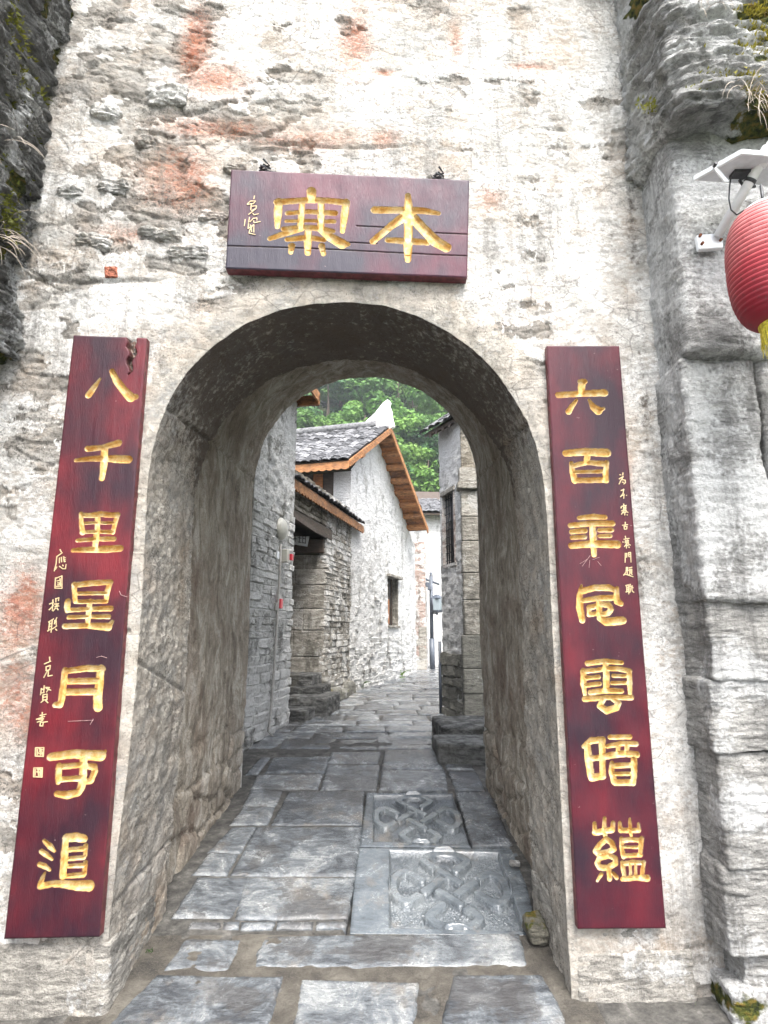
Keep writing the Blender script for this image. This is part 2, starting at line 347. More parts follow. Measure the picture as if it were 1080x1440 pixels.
ff = s.math('ADD', s.attr('fade'), s.math('MULTIPLY', s.math('SUBTRACT', n1, .5), .35))
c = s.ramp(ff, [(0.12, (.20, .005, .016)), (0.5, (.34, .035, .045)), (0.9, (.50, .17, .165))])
c = s.mix(s.ramp(s.noise(40, 6, .75), [(0.63, 0.0), (0.72, .5)]), c, (.10, .03, .03))
s.set('Transmission Weight', 0.0); M_SILK = s.done(c)
M_FRINGE = plain('yellow_fringe', (.66, .56, .07), .8, .2, .3, 60)
def leaf(name, lo, mid, hi):
    s = NT(name, .6, .25); n1 = s.noise(.35, 3); f = s.math('ADD', s.math('MULTIPLY', n1, .75), s.math('MULTIPLY', s.rnd(), .28))
    s.set('Subsurface Weight', 0.0)
    c = s.ramp(f, [(0.3, lo), (0.5, mid), (0.72, hi)])
    s.done(c)
    tr = s.t.nodes.new('ShaderNodeBsdfTranslucent'); s.set(tr.inputs[0], c); mx = s.t.nodes.new('ShaderNodeMixShader'); mx.inputs[0].default_value = .35
    out = [n for n in s.t.nodes if n.type == 'OUTPUT_MATERIAL'][0]
    s.t.links.new(s.b.outputs[0], mx.inputs[1]); s.t.links.new(tr.outputs[0], mx.inputs[2]); s.t.links.new(mx.outputs[0], out.inputs[0])
    return s.m
M_LEAF = [leaf('broad_leaf', (.04, .11, .03), (.09, .20, .045), (.16, .30, .06)), leaf('dark_leaf', (.026, .08, .03), (.06, .15, .045), (.11, .22, .055)), leaf('light_leaf', (.06, .14, .03), (.115, .23, .045), (.19, .31, .07))]
M_WEED = leaf('weed_leaf', (.03, .07, .015), (.06, .125, .025), (.11, .19, .04))
M_MOSSY = leaf('moss_tips', (.05, .06, .012), (.15, .16, .02), (.30, .24, .03))
M_STRAW = plain('dry_grass', (.42, .36, .30), .9, .2, .3, 10)
M_BARK = plain('bark', (.07, .055, .04), .9, .2, .4, 6, .02)

# ================================================================== GROUND
V = []; n = 41
for i in range(n):
    for j in range(n):
        x = -250 + 500 * i / (n - 1); y = -150 + 450 * j / (n - 1); V.append((x, y, -0.6))
struct(link('ground', np_mesh('ground', V, gridF(n, n)), M_GRASSY))
def XL(Y): return float(np.interp(Y, [2.0, 5.36, 7.7, 9.55, 10.97, 15.7, 19], [-1.25, -1.47, -1.17, -.93, -.62, .81, 1.6]))
# earth and mortar bed under the flags (follows the lane's rise)
Ys = np.concatenate([np.linspace(-3, 2.8, 60), np.linspace(2.83, 6.5, 120), np.linspace(6.55, 20, 120)]); Xs = np.linspace(-4, 5, 260)
XX, YY = np.meshgrid(Xs, Ys, indexing='ij'); cy0, cy1 = onF(500, 1309)[1] - .02, onF(560, 1110)[1]
ZZ = np.vectorize(zf)(YY) - .013 - .06 * ((YY > cy0) & (YY < cy1) & (XX > -.18) & (XX < .80))
PP = np.stack([XX, YY, ZZ], -1).reshape(-1, 3); PP[:, 2] += (fbm(PP, 6, 4, 3) - .5) * .02
bed = struct(link('lane_bed', np_mesh('lane_bed', PP, gridF(len(Xs), len(Ys), 0, False)), M_EARTH))
pave = bpy.data.objects.new('pavement', None); C.objects.link(pave); struct(pave)

# ================================================================== GATEWAY
SPR = [(146, 1440), (148, 1400), (152, 1330), (165, 1200), (180, 1080), (192, 960), (200, 840), (205, 740), (207, 690), (213, 640), (224, 600), (240, 560), (264, 523), (300, 487),
       (345, 456), (395, 436), (440, 428), (490, 425), (540, 430), (590, 446), (635, 470), (670, 496), (700, 527), (722, 560), (741, 592), (755, 630), (765, 680), (770, 740),
       (774, 830), (779, 930), (785, 1050), (791, 1180), (798, 1310), (803, 1390), (806, 1440)]
prof = np.array([onW(x, y)[[0, 2]] for x, y in SPR])
prof[0, 1] = prof[-1, 1] = -0.10
def resample(P, n):
    d = np.concatenate([[0], np.cumsum(np.hypot(*np.diff(P, axis=0).T))]); t = np.linspace(0, d[-1], n)
    return np.stack([np.interp(t, d, P[:, 0]), np.interp(t, d, P[:, 1])], 1)
NS = 1000
pr = resample(prof, NS)
for _ in range(12): pr[1:-1] = (pr[:-2] + 2 * pr[1:-1] + pr[2:]) / 4
XLF, XRT, ZTOP = -2.02, 1.56, 5.35
outer_key = np.array([(XLF, -0.1), (XLF, 4.6), (XLF, ZTOP), (XRT, ZTOP), (XRT, 4.6), (XRT, -0.1)])
# matching fractions along the arch profile: jamb -> side edge, crown -> top edge
fr_in = np.array([0, .34, .40, .60, .66, 1.0])
t = np.linspace(0, 1, NS)
outp = np.stack([np.interp(t, fr_in, outer_key[:, 0]), np.interp(t, fr_in, outer_key[:, 1])], 1)
NRAD = 215
rr = np.linspace(0, 1, NRAD) ** 1.15
P2 = pr[:, None, :] * (1 - rr[None, :, None]) + outp[:, None, :] * rr[None, :, None]       # (NS, NRAD, 2)
x = P2[..., 0].ravel(); z = P2[..., 1].ravel(); p3 = np.stack([x, np.zeros_like(x), z], 1)
dist_arch = (rr[None, :] * np.linalg.norm(outp - pr, axis=1)[:, None]).ravel()
# where lime still holds, where stone shows, where the cement render runs round the arch
big = fbm(p3, 1.6, 5, 11); med = fbm(p3 * (1, 1, 1.8), 5, 5, 21, .6)
lim = sstep(.34, .52, big * .5 + med * .5 + .05 * sstep(.0, .8, x))
arch_r = sstep(.34, .10, dist_arch + (fbm(p3, 4, 4, 31) - .5) * .35)
low = sstep(1.7, .7, z + (fbm(p3, 2.2, 4, 33) - .5) * 1.0)
render = np.clip(arch_r * .95 + low * .28, 0, 1)
red_c = lambda cx, cz, rx, rz: np.exp(-(((x - cx) / rx) ** 2 + ((z - cz) / rz) ** 2))
def wxy(px, py): q = onW(px, py); return q[0], q[2]
red = np.zeros_like(x)
for px_, py_, rx, rz, k in ((275, 60, .10, .30, .95), (300, 110, .22, .12, .8), (250, 250, .22, .22, .85), (300, 180, .35, .08, .75), (500, 60, .12, .25, .75), (540, 100, .08, .04, .8), (420, 195, .45, .10, .55),
                            (30, 860, .12, .22, .9), (20, 960, .10, .25, .7), (35, 1010, .08, .12, .8), (690, 280, .08, .10, .6), (540, 195, .1, .07, .7), (110, 760, .07, .1, .5), (740, 95, .14, .03, .7), (880, 670, .04, .12, .5), (180, 330, .25, .08, .5), (640, 60, .05, .2, .55)):
    cx, cz = wxy(px_, py_); red = np.maximum(red, k * red_c(cx, cz, rx, rz))
red = np.clip(red * 1.15, 0, 1.3) * sstep(.28, .50, fbm(p3, (4, 1, 9), 5, 41) + .14)
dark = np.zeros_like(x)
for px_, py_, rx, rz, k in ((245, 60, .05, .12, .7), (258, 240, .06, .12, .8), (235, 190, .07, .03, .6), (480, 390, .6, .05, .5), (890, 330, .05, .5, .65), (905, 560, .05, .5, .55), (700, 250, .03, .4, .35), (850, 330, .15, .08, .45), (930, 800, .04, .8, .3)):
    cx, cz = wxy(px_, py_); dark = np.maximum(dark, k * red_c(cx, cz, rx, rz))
# relief: coursed rubble under lime, flaking edges, smoother render
wob = (fbm(p3, 3, 3, 51) - .5) * .16
f1, f2, cid = worley(x / .27 + wob * 2, (z + wob) / .095, 61)
joint = sstep(.16, .0, f2 - f1)
stone_h = (cid - .5) * .015 - joint * .010 + (fbm(p3, (24, 1, 50), 4, 71, .7) - .5) * .026
lime_h = .003 + (fbm(p3 * (1, 1, 1.7), 15, 5, 81, .72) - .5) * .019 - joint * .004
flake = sstep(.44, .52, lim + (fbm(p3, 22, 4, 91) - .5) * .45)
h = stone_h * (1 - flake) + lime_h * flake
h = h * (1 - .72 * render) + render * (.016 + (fbm(p3, 26, 5, 95, .62) - .5) * .018)
h += (fbm(p3, 1.1, 3, 101) - .5) * .03
h -= dark * .012 + np.clip(red, 0, 1) * .012
# a thin horizontal lime edge where the upper masonry stops, long cracks
for ex, ez, L in ((110, 395, .5), (330, 395, 0.1), (470, 205, .5)):
    cx, cz = wxy(ex, ez); h -= .016 * np.exp(-((z - cz - .012 * np.sin(x * 9)) / .012) ** 2) * sstep(L, L * .6, abs(x - cx))
h *= sstep(-.002, .07, dist_arch) * .75 + .25
plaster_a = np.clip(flake * .95 + .04 - dark * .5, 0, 1)
Yw = WC + WK * x - h
front = np.stack([x, Yw, z], 1).reshape(NS, NRAD, 3)
# soffit and jambs of the front ring, running 0.7 m back; rounded worn arris
YM = 3.60; ND = 64
nin = np.gradient(pr, axis=0); nin = np.stack([nin[:, 1], -nin[:, 0]], 1); nin /= np.linalg.norm(nin, axis=1)[:, None] + 1e-9    # into the opening
dd = np.linspace(0, 1, ND + 1)[1:] ** 1.3
ring = np.zeros((NS, ND, 3)); yfront = front[:, 0, 1]
for k, q in enumerate(dd):
    yy = yfront + (YM - yfront) * q
    pp = np.stack([pr[:, 0], yy, pr[:, 1]], 1)
    hh = (fbm(pp, 11, 5, 111, .6) - .5) * .035 * min(1, q * 6) + (fbm(pp, 45, 3, 115) - .5) * .010
    # voussoir joints: two long cracks at the haunches and one on each jamb
    hh -= .018 * np.exp(-((pp[:, 2] - (2.66 + .05 * q)) / .011) ** 2) * (pp[:, 0] < 0)
    hh -= .016 * np.exp(-((pp[:, 2] - (2.60 + .05 * q)) / .010) ** 2) * (pp[:, 0] > 0)
    hh -= .014 * np.exp(-((pp[:, 2] - (1.42 - .2 * q)) / .009) ** 2) * (pp[:, 0] < 0) + .014 * np.exp(-((pp[:, 2] - (.40 + .04 * q)) / .010) ** 2)
    ring[:, k, 0] = pr[:, 0] + nin[:, 0] * hh; ring[:, k, 1] = yy; ring[:, k, 2] = pr[:, 1] + nin[:, 1] * hh
gate = thing('stone_gateway', 'thick limewashed stone gate wall pierced by a round arched passage', 'gateway', (0, 3.5, 0))
allv = np.concatenate([ring[:, ::-1, :], front], 1); NV = ND + NRAD
def padr(arr, val): return np.concatenate([np.full((NS, ND), val) if np.isscalar(val) else val, arr.reshape(NS, NRAD)], 1).ravel()
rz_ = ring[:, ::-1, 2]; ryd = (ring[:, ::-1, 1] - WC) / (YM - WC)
ring_dark = np.clip(sstep(2.0, 3.0, rz_) * (.85 + .15 * ryd) + sstep(.75, 1.0, ryd) * .35, 0, 1) * (fbm(ring[:, ::-1].reshape(-1, 3), 3, 4, 7).reshape(NS, ND) * .5 + .75)  # ring colour goes darker towards the crown and the back edge, broken by noise
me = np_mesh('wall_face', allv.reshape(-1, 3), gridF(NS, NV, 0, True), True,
             {'plaster': padr(plaster_a, .2), 'render': padr(render, .95), 'red': padr(red, 0.0), 'dark': padr(dark, ring_dark)})
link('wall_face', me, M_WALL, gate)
# passage behind the ring: straight walls, a higher barrel vault
YR = 5.35; XA, XB, ZS = -1.18, .845, 1.36 + CH
def chamber_prof(n):
    cx, r = (XA + XB) / 2, (XB - XA) / 2; pts = [(XA, -0.1 + (ZS + .1) * i / 60) for i in range(60)]
    pts += [(cx - r * math.cos(q), ZS + r * math.sin(q)) for q in np.linspace(0, math.pi, 120)]
    pts += [(XB, ZS - (ZS + .1) * i / 60) for i in range(1, 61)]
    return resample(np.array(pts), n)
NC = 420; cpf = chamber_prof(NC); cn = np.gradient(cpf, axis=0); cn = np.stack([cn[:, 1], -cn[:, 0]], 1); cn /= np.linalg.norm(cn, axis=1)[:, None]
ys = np.linspace(YM - .02, YR, 150); CV = np.zeros((NC, len(ys), 3))
for k, yy in enumerate(ys):
    pp = np.stack([cpf[:, 0], np.full(NC, yy), cpf[:, 1]], 1)
    hh = (fbm(pp * (1, 1, .5), 5, 5, 121, .6) - .5) * .05 + (fbm(pp, 30, 3, 125) - .5) * .012
    lowm = sstep(1.1, .2, pp[:, 2] - zf(yy)); g1, g2, gc = worley(pp[:, 1] / .42, pp[:, 2] / .2, 127)
    hh += lowm * (-sstep(.14, 0, g2 - g1) * .03 + (gc - .5) * .03)
    hh -= .02 * np.exp(-((pp[:, 2] - ZS) / .012) ** 2)
    CV[:, k, 0] = cpf[:, 0] + cn[:, 0] * hh + np.sign(cpf[:, 0] + .17) * .085 * (YR - yy) / (YR - YM) * sstep(ZS + .5, ZS - .1, cpf[:, 1]); CV[:, k, 1] = yy; CV[:, k, 2] = cpf[:, 1] + cn[:, 1] * hh
link('passage_vault', np_mesh('passage_vault', CV.reshape(-1, 3), gridF(NC, len(ys)), True), M_PASS, gate)
# back of the ring (closes the step up to the vault), rear face and top of the gate
def ruled(name, A, B, ya, yb, m, parent, flip=False):
    Vv = np.stack([np.stack([A[:, 0], np.full(len(A), ya), A[:, 1]], 1), np.stack([B[:, 0], np.full(len(B), yb), B[:, 1]], 1)], 1)
    return link(name, np_mesh(name, Vv.reshape(-1, 3), gridF(len(A), 2, 0, flip), False), m, parent)
ring_end = resample(ring[:, -1, :][:, [0, 2]], NC)
ruled('ring_back', ring_end, cpf * 1.0 + cn * -.14, YM - .004, YM - .004, M_PASS, gate)
ob = np.array([(-2.6, -0.1), (-2.6, 5.0), (-2.6, ZTOP), (2.4, ZTOP), (2.4, 5.0), (2.4, -0.1)]); tc = np.linspace(0, 1, NC)
obr = np.stack([np.interp(tc, fr_in, ob[:, 0]), np.interp(tc, fr_in, ob[:, 1])], 1)
ruled('rear_face', cpf, obr, YR, YR, M_STA, gate, True)
link('wall_top', box_mesh('wall_top', [(-2.6, 2.9, ZTOP), (2.4, 2.9, ZTOP), (2.4, YR, ZTOP), (-2.6, YR, ZTOP), (-2.6, 2.9, ZTOP + .1), (2.4, 2.9, ZTOP + .1), (2.4, YR, ZTOP + .1), (-2.6, YR, ZTOP + .1)]), M_STA, gate)

def rock_mesh(name, centre, half, seed, nsub=22, rnd_=.25, amp=.03, strata=.5, rotz=0.0, moss=None, mscale=5.0):
    bm = bmesh.new(); L = np.linspace(-1, 1, nsub)
    V = []; F = []
    for ax in range(3):
        for sg in (-1, 1):
            a_, b_ = np.meshgrid(L, L, indexing='ij'); q = np.zeros((nsub, nsub, 3)); q[..., ax] = sg; q[..., (ax + 1) % 3] = a_; q[..., (ax + 2) % 3] = b_
            F.append(gridF(nsub, nsub, len(V) * nsub * nsub, sg < 0)); V.append(q.reshape(-1, 3))
    V = np.concatenate(V); F = np.concatenate(F)
    half = np.array(half, float); r = rnd_ * half.min(); inner = np.maximum(half - r, 1e-4)
    W = V * half; core = np.clip(W, -inner, inner); nd = W - core; ln = np.linalg.norm(nd, axis=1)[:, None] + 1e-9
    N_ = nd / ln; W = core + N_ * r
    ca, sa = math.cos(rotz), math.sin(rotz); Rm = np.array([[ca, -sa, 0], [sa, ca, 0], [0, 0, 1]])
    Wd = W @ Rm.T + np.array(centre); Nw = N_ @ Rm.T
    d = (fbm(Wd, mscale, 5, seed, .6) - .5) * 2 * amp + (fbm(Wd * (1, 1, 6), mscale * 1.6, 4, seed + 3, .6) - .5) * 2 * amp * strata
    Wd = Wd + Nw * d[:, None]
    at = {'moss': moss(Wd) if moss else np.zeros(len(Wd))}
    me = np_mesh(name, Wd, F, True, at)
    bm.from_mesh(me); bmesh.ops.remove_doubles(bm, verts=bm.verts, dist=1e-5); bm.to_mesh(me); bm.free()
    for p in me.polygons: p.use_smooth = True
    return me
def rock(name, centre, half, seed, m, parent=None, **k): return link(name, rock_mesh(name, centre, half, seed, **k), m, parent)
# footing stones of the two jambs
yaw = math.atan(WK)
def footing(px0, py0, px1, py1, seed, nsub=46, proud=.02, depth=.30):
    A = onW(px0, py0); B = onW(px1, py1); c = (A + B) / 2; half = ((B[0] - A[0]) / 2, depth, (A[2] - B[2]) / 2)
    rock('footing_stone', (c[0], WC + WK * c[0] + depth - proud, c[2]), half, seed, M_BASE, gate, nsub=nsub, rnd_=.16, amp=.016, strata=.3, rotz=yaw, mscale=7)
footing(-60, 1326, 147, 1434, 3)
footing(805, 1338, 976, 1416, 5)
footing(806, 1420, 930, 1500, 6, 30, .03); footing(934, 1420, 990, 1500, 8, 30, .015)
footing(-60, 1438, 140, 1510, 9, 30, .03)
footing(796, 1296, 900, 1334, 10, 30, .008)
# stones that stand out of the eroded upper wall
for i, (px_, py_, wx, wz) in enumerate(((236, 134, .10, .06), (330, 240, .05, .03), (160, 262, .07, .035), (130, 340, .08, .04),
        (225, 330, .10, .035), (265, 355, .09, .04), (100, 270, .06, .035), (300, 305, .06, .03), (205, 200, .05, .03), (150, 160, .06, .03))):
    c = onW(px_, py_); me = rock_mesh('stone', (c[0], WC + WK * c[0] + .022, c[2]), (wx * 1.2, .045, wz * 1.2), 200 + i, 26, .8, .034, .6, yaw, None, 11)
    at = me.attributes; n_ = len(me.vertices)
    for an, v_ in (('plaster', .80 if i % 3 else 1.0), ('render', 0), ('red', .3 if i in (7, 8, 18) else 0), ('dark', .0)):
        q = at.new(an, 'FLOAT', 'POINT'); q.data.foreach_set('value', np.full(n_, v_, np.float32))
    link('stone', me, M_WALL, gate)

c = onW(155, 382); prism('brick', [onW(146, 374, .012), onW(164, 374, .012), onW(165, 389, .012), onW(147, 390, .012)], (0, .06, 0), plain('old_red_brick', (.30, .11, .07), .9, .2, .5, 60, .02), gate, .004)
# ================================================================== BOARDS WITH CARVED CHARACTERS
LEFT = [((100, 500), "365,295,12 300,390,33 220,500,40;515,195,30 570,310,42 660,430,48 755,530,58;755,530,50 815,520,36"),
 ((90, 600), "300,280,38 480,265,32 690,205,42;150,425,20 330,405,34 500,400,40 700,410,50 815,415,50;515,280,42 510,420,45 495,560,38 480,655,34"),
 ((80, 700), "315,220,28 440,222,30 560,205,34 680,218,32 770,215,30;305,200,22 310,320,28 325,440,32;770,210,28 735,320,30 705,440,24;330,322,17 500,315,17 700,318,17;330,432,22 500,428,20 710,432,26;520,210,30 510,400,32 490,560,38 480,660,34;260,540,22 480,522,26 720,520,30;205,665,26 400,655,34 600,652,44 800,640,40"),
 ((70, 800), "320,205,32 520,182,34 770,165,30;310,200,32 320,400,28;760,170,32 725,300,32 715,410,24;330,310,22 700,308,22;320,416,22 715,412,24;510,410,30 490,560,34 480,690,30;230,410,36 220,480,36 220,530,28;220,525,26 480,510,26 770,500,34;235,612,22 480,604,22 745,605,28;190,725,32 470,718,32 740,735,48;740,735,40 790,665,18"),
 ((60, 920), "290,215,32 430,195,36 560,178,38 760,185,34;285,200,34 260,400,40 240,570,42 220,640,38 160,640,34;735,180,45 715,400,50 695,560,55 700,670,55;310,343,36 680,338,36;300,478,40 690,475,40"),
 ((50, 1040), "190,220,46 500,180,52 640,195,58 825,205,64;830,200,40 880,150,18;300,330,34 290,440,38 285,540,28;320,345,34 560,322,32;300,505,30 560,492,32;605,250,46 600,450,48 580,600,46 540,670,42 400,705,46 270,688,34;640,335,34 740,345,40 750,400,38 700,520,36 630,532,32"),
 ((40, 1160), "200,200,20 270,270,34 330,330,18;165,335,28 230,380,32 300,435,16;140,500,28 200,520,30 270,570,16;470,170,36 455,400,44 435,650,40;480,165,48 600,152,52 700,175,46;490,318,26 720,300,30;722,260,26 715,390,24;480,432,24 700,412,26;720,475,24 705,620,28;480,525,24 720,510,26;460,650,26 690,632,32;205,610,12 160,720,32 150,775,38 300,745,34 440,745,44 600,768,54 770,770,64")]
RIGHT = [((770, 510), "410,240,28 470,240,32;440,250,46 430,310,44 430,380,38;135,410,36 400,392,36 720,380,44;370,470,14 310,550,30 265,620,36;525,470,14 580,560,40 640,605,54;640,600,40 712,580,16"),
 ((770, 610), "230,245,40 480,228,46 750,240,52;510,240,40 495,340,34;300,370,24 320,480,38 345,590,38;330,402,28 500,362,28 720,380,34;750,360,26 735,480,34 740,590,34;350,482,20 720,475,22;350,590,30 740,582,34"),
 ((780, 710), "310,165,24 480,148,32 640,155,28;200,260,30 480,232,34 730,235,34;480,250,38 490,450,42 500,630,30;215,340,28 385,325,30;220,415,24 380,405,26;565,320,24 720,315,28;570,395,22 705,390,24;210,515,36 480,492,44 795,500,46"),
 ((790, 810), "250,120,14 225,250,36 230,400,46 260,560,34;260,190,38 420,148,36 600,148,38 680,178,30;700,150,20 690,250,36 700,320,40 750,350,30;280,310,28 450,282,32 660,275,34;470,290,36 475,420,36 490,530,42 560,580,46 680,572,50 775,562,44;350,400,34 450,375,28;350,400,30 345,490,26;345,490,26 470,470,28;500,360,30 600,368,32 625,420,30 590,470,30 490,490,28"),
 ((800, 915), "235,160,30 450,135,32 670,152,24;465,150,34 475,330,40 475,500,38;200,260,28 350,248,26 470,225,28 640,230,28 770,260,28;185,260,36 185,420,36 205,555,22;765,270,28 770,420,32 775,540,22;230,345,24 380,332,22;220,440,24 390,418,24;560,318,20 740,322,20;545,408,22 740,408,22;270,530,30 470,504,34 670,512,28;205,610,36 480,592,26 790,592,32;430,620,34 390,700,34 480,760,40 600,722,38 630,660,32 560,612,28"),
 ((800, 1020), "190,265,26 280,195,36 430,180,34;235,250,38 250,420,46 280,640,42;420,190,42 425,400,36 430,620,36;270,420,32 420,408,32 540,378,36 700,358,36 860,370,36;290,662,42 430,642,38;520,150,26 770,145,28;490,265,24 680,228,30 850,235,30;625,260,28 625,340,26;735,250,28 735,340,26;545,480,26 540,580,36 575,710,38;570,512,30 800,504,30;825,430,38 825,600,38 815,730,32;590,615,22 800,612,22;590,725,36 810,722,36"),
 ((810, 1145), "235,120,22 245,230,32;360,50,18 360,180,28 370,270,24;470,110,24 460,200,30;240,235,32 370,208,32 460,200,32;555,110,20 565,200,30;680,60,14 690,200,24 700,265,18;790,120,12 800,200,22;565,205,28 690,208,26 795,205,26;385,310,28 300,390,32 250,470,34 275,500,30 400,485,32 480,440,32 450,360,32 385,310,28;300,540,28 270,620,32 300,670,32 400,682,32 500,620,32 500,560,30 420,525,28 320,552,28;420,690,34 425,820,28;320,760,22 270,840,14;470,750,20 515,800,24;575,310,24 580,430,28 600,540,24;590,335,28 700,318,26 830,335,26;830,310,26 820,430,26 815,520,22;600,418,15 810,418,14;600,525,24 820,516,22;585,610,22 600,700,28 615,790,24;600,628,24 720,608,28 850,618,24;860,610,22 845,700,24 840,780,28;690,640,17 690,780,17;755,640,17 755,780,17;585,820,26 750,805,28 900,810,38")]
PLAQ = [((370, 255), "525,105,50 525,180,46;150,225,36 400,208,34 530,202,36 700,208,34 900,230,38;170,220,44 160,350,44 155,490,28;900,225,40 885,350,40 860,540,26;265,345,26 500,328,26 780,345,32;250,430,17 500,426,18 770,435,24;425,220,30 405,500,36;630,220,34 625,520,38;220,515,24 400,495,26 600,508,34 760,540,22;420,510,34 250,560,34 75,620,26;620,510,40 720,600,48 860,680,56 915,680,30;260,630,26 480,608,34 660,635,26;490,520,36 485,650,42 485,775,32;310,700,36 300,770,24;635,700,34 655,785,26"),
 ((505, 255), "530,150,28 535,300,50 535,550,44 530,700,48 530,850,32;170,310,42 400,312,38 540,312,42 700,318,38 860,345,24;520,360,56 350,480,40 150,650,34;560,370,56 700,520,56 830,650,62 945,715,56;310,635,30 530,648,38 740,662,34")]
def build_board(label, name, corners, chars, zscale, off, thick, lac, cell, rot=None, seams=(), group=None):
    """corners TL TR BR BL in photo pixels; the face is carved as relief"""
    q = [onW(px, py, off) for px, py in corners]; TL, TR, BR, BL = [np.array((p[0], p[2])) for p in q]
    Wd = (np.linalg.norm(TR - TL) + np.linalg.norm(BR - BL)) / 2; Hd = (np.linalg.norm(TL - BL) + np.linalg.norm(TR - BR)) / 2
    nu, nv = int(Wd / cell) + 1, int(Hd / cell) + 1
    U, Vv = np.meshgrid(np.linspace(0, 1, nu), np.linspace(0, 1, nv), indexing='ij'); U = U.ravel()[:, None]; Vv = Vv.ravel()[:, None]
    P = (BL * (1 - U) + BR * U) * (1 - Vv) + (TL * (1 - U) + TR * U) * Vv
    own = np.full(len(P), -1); sdf = np.full(len(P), 1.0)
    for ci, ((ox, oy), txt) in enumerate(chars):
        for st in txt.split(';'):
            pts = [tuple(map(float, t_.split(','))) for t_ in st.split()]
            W3 = []
            for a_, b_, r_ in pts:
                w0 = onW(ox + a_ / zscale, oy + b_ / zscale, off); w1 = onW(ox + a_ / zscale + r_ / zscale, oy + b_ / zscale, off); W3.append((np.array((w0[0], w0[2])), abs(w1[0] - w0[0])))
            for (A, ra), (B, rb) in zip(W3[:-1], W3[1:]):
                m = (np.abs(P[:, 0] - (A[0] + B[0]) / 2) < abs(A[0] - B[0]) / 2 + .05) & (np.abs(P[:, 1] - (A[1] + B[1]) / 2) < abs(A[1] - B[1]) / 2 + .05)
                if not m.any(): continue
                d = seg_d(P[m], A, B, ra, rb); cur = sdf[m]; upd = d < cur
                idx = np.where(m)[0][upd]; sdf[idx] = d[upd]; own[idx[d[upd] < .004]] = ci
    sdf += (fbm(np.c_[P, np.zeros(len(P))], 70, 3, 5) - .5) * .003
    depth = .019 * sstep(0, .0062, -sdf) + .002 * (sdf < 0)
    gilt = sstep(.0022, -.0010, sdf)
    u_, v_ = U.ravel(), Vv.ravel()
    h = -depth + (fbm(np.c_[P, np.zeros(len(P))] * (1, .12, 1), 40, 3, 6) - .5) * .0022
    rotm = np.zeros(len(P))
    if rot:
        (ra, rb, rw) = rot; cx = ra + (fbm(np.c_[np.zeros(len(P)), v_ * 60, np.zeros(len(P))], 1, 3, 8) - .5) * .10
        rotm = sstep(1, .55, np.abs(u_ - cx) / (rw * np.clip((v_ - rb) / (1 - rb), 0, 1) ** .5 + 1e-6)) * (v_ > rb); h -= rotm * (.03 + .02 * fbm(np.c_[P, P[:, :1]], 60, 3, 9))
    for sv, su0, su1 in seams:
        g = np.exp(-((v_ - sv - .006 * np.sin(u_ * 5)) * Hd / .0022) ** 2) * ((u_ > su0) & (u_ < su1)); h -= g * .008; rotm = np.maximum(rotm, g * .8)
    edge = np.minimum(np.minimum(u_, 1 - u_) * Wd, np.minimum(v_, 1 - v_) * Hd); h -= .004 * sstep(.006, 0, edge)
    X3 = np.stack([P[:, 0], WC + WK * P[:, 0] - off - h, P[:, 1]], 1)
    base = (TL + TR + BR + BL) / 4
    t = thing(name, label, 'board', (base[0], WC + WK * base[0], min(BL[1], BR[1])), group)
    F = gridF(nu, nv); fo = own[F].max(axis=1); fg = gilt[F].max(axis=1) > .5
    def sub(nm, sel):
        ff = F[sel]; ids, inv = np.unique(ff, return_inverse=True)
        return link(nm, np_mesh(nm, X3[ids], inv.reshape(ff.shape), True, {'gilt': gilt[ids], 'rot': rotm[ids]}), lac, t)
    ch = fg & (fo >= 0); sub('board_face', ~ch)
    for ci in range(len(chars)): sub('carved_character', ch & (fo == ci))
    # sides, top, bottom and back
    G = np.arange(nu * nv).reshape(nu, nv); loop = np.concatenate([G[:, 0], G[-1, 1:], G[::-1, -1][1:], G[0, ::-1][1:]])
    fr = X3[loop]; bk = fr.copy(); bk[:, 1] = WC + WK * fr[:, 0] - off + thick
    nl = len(loop); ii = np.arange(nl - 1)
    link('board_edge', np_mesh('board_edge', np.concatenate([fr, bk]), np.stack([ii, ii + nl, ii + nl + 1, ii + 1], 1), False), M_EDGE, t)
    bq = [np.array((p[0], WC + WK * p[0] - off + thick, p[1])) for p in (TL, TR, BR, BL)]
    link('board_back', np_mesh('board_back', bq, [[0, 1, 2, 3]], False), M_DWOOD, t)
    t['off'] = off; return t
def script(parent, org, zs, txt, rpx, off, nm='inscription', m=None):
    """small brushed writing: thin raised gilt ribbons"""
    V = []; F = []
    for st in txt.split(';'):
        pts = [onW(org[0] + float(p.split(',')[0]) / zs, org[1] + float(p.split(',')[1]) / zs, off) for p in st.split()]
        for A, B in zip(pts[:-1], pts[1:]):
            d = B - A; L = np.linalg.norm(d) + 1e-9; d = d / L; nrm = np.array((-d[2], 0, d[0])) * rpx * .0034
            A2, B2 = A - d * rpx * .0015, B + d * rpx * .0015; k = len(V)
            V += [A2 - nrm, B2 - nrm * .8, B2 + nrm * .8, A2 + nrm]; F.append((k, k + 1, k + 2, k + 3))
            up = np.array((0, .002, 0)); V += [A2 - nrm + up, B2 - nrm * .8 + up, B2 + nrm * .8 + up, A2 + nrm + up]
            for a_, b_ in ((0, 1), (1, 2), (2, 3), (3, 0)): F.append((k + a_, k + 4 + a_, k + 4 + b_, k + b_))
    return link(nm, np_mesh(nm, V, F, False), m or M_GOLD, parent)
OFFB = .060
bl = build_board('tall crimson lacquer board with seven gilt characters, top split by rot', 'couplet_board', [(103, 471), (206, 475), (139, 1318), (5, 1321)], LEFT, 9.0, OFFB, .045, M_LACL, .0028, rot=(.80, .925, .075), group='couplet boards beside the arch')
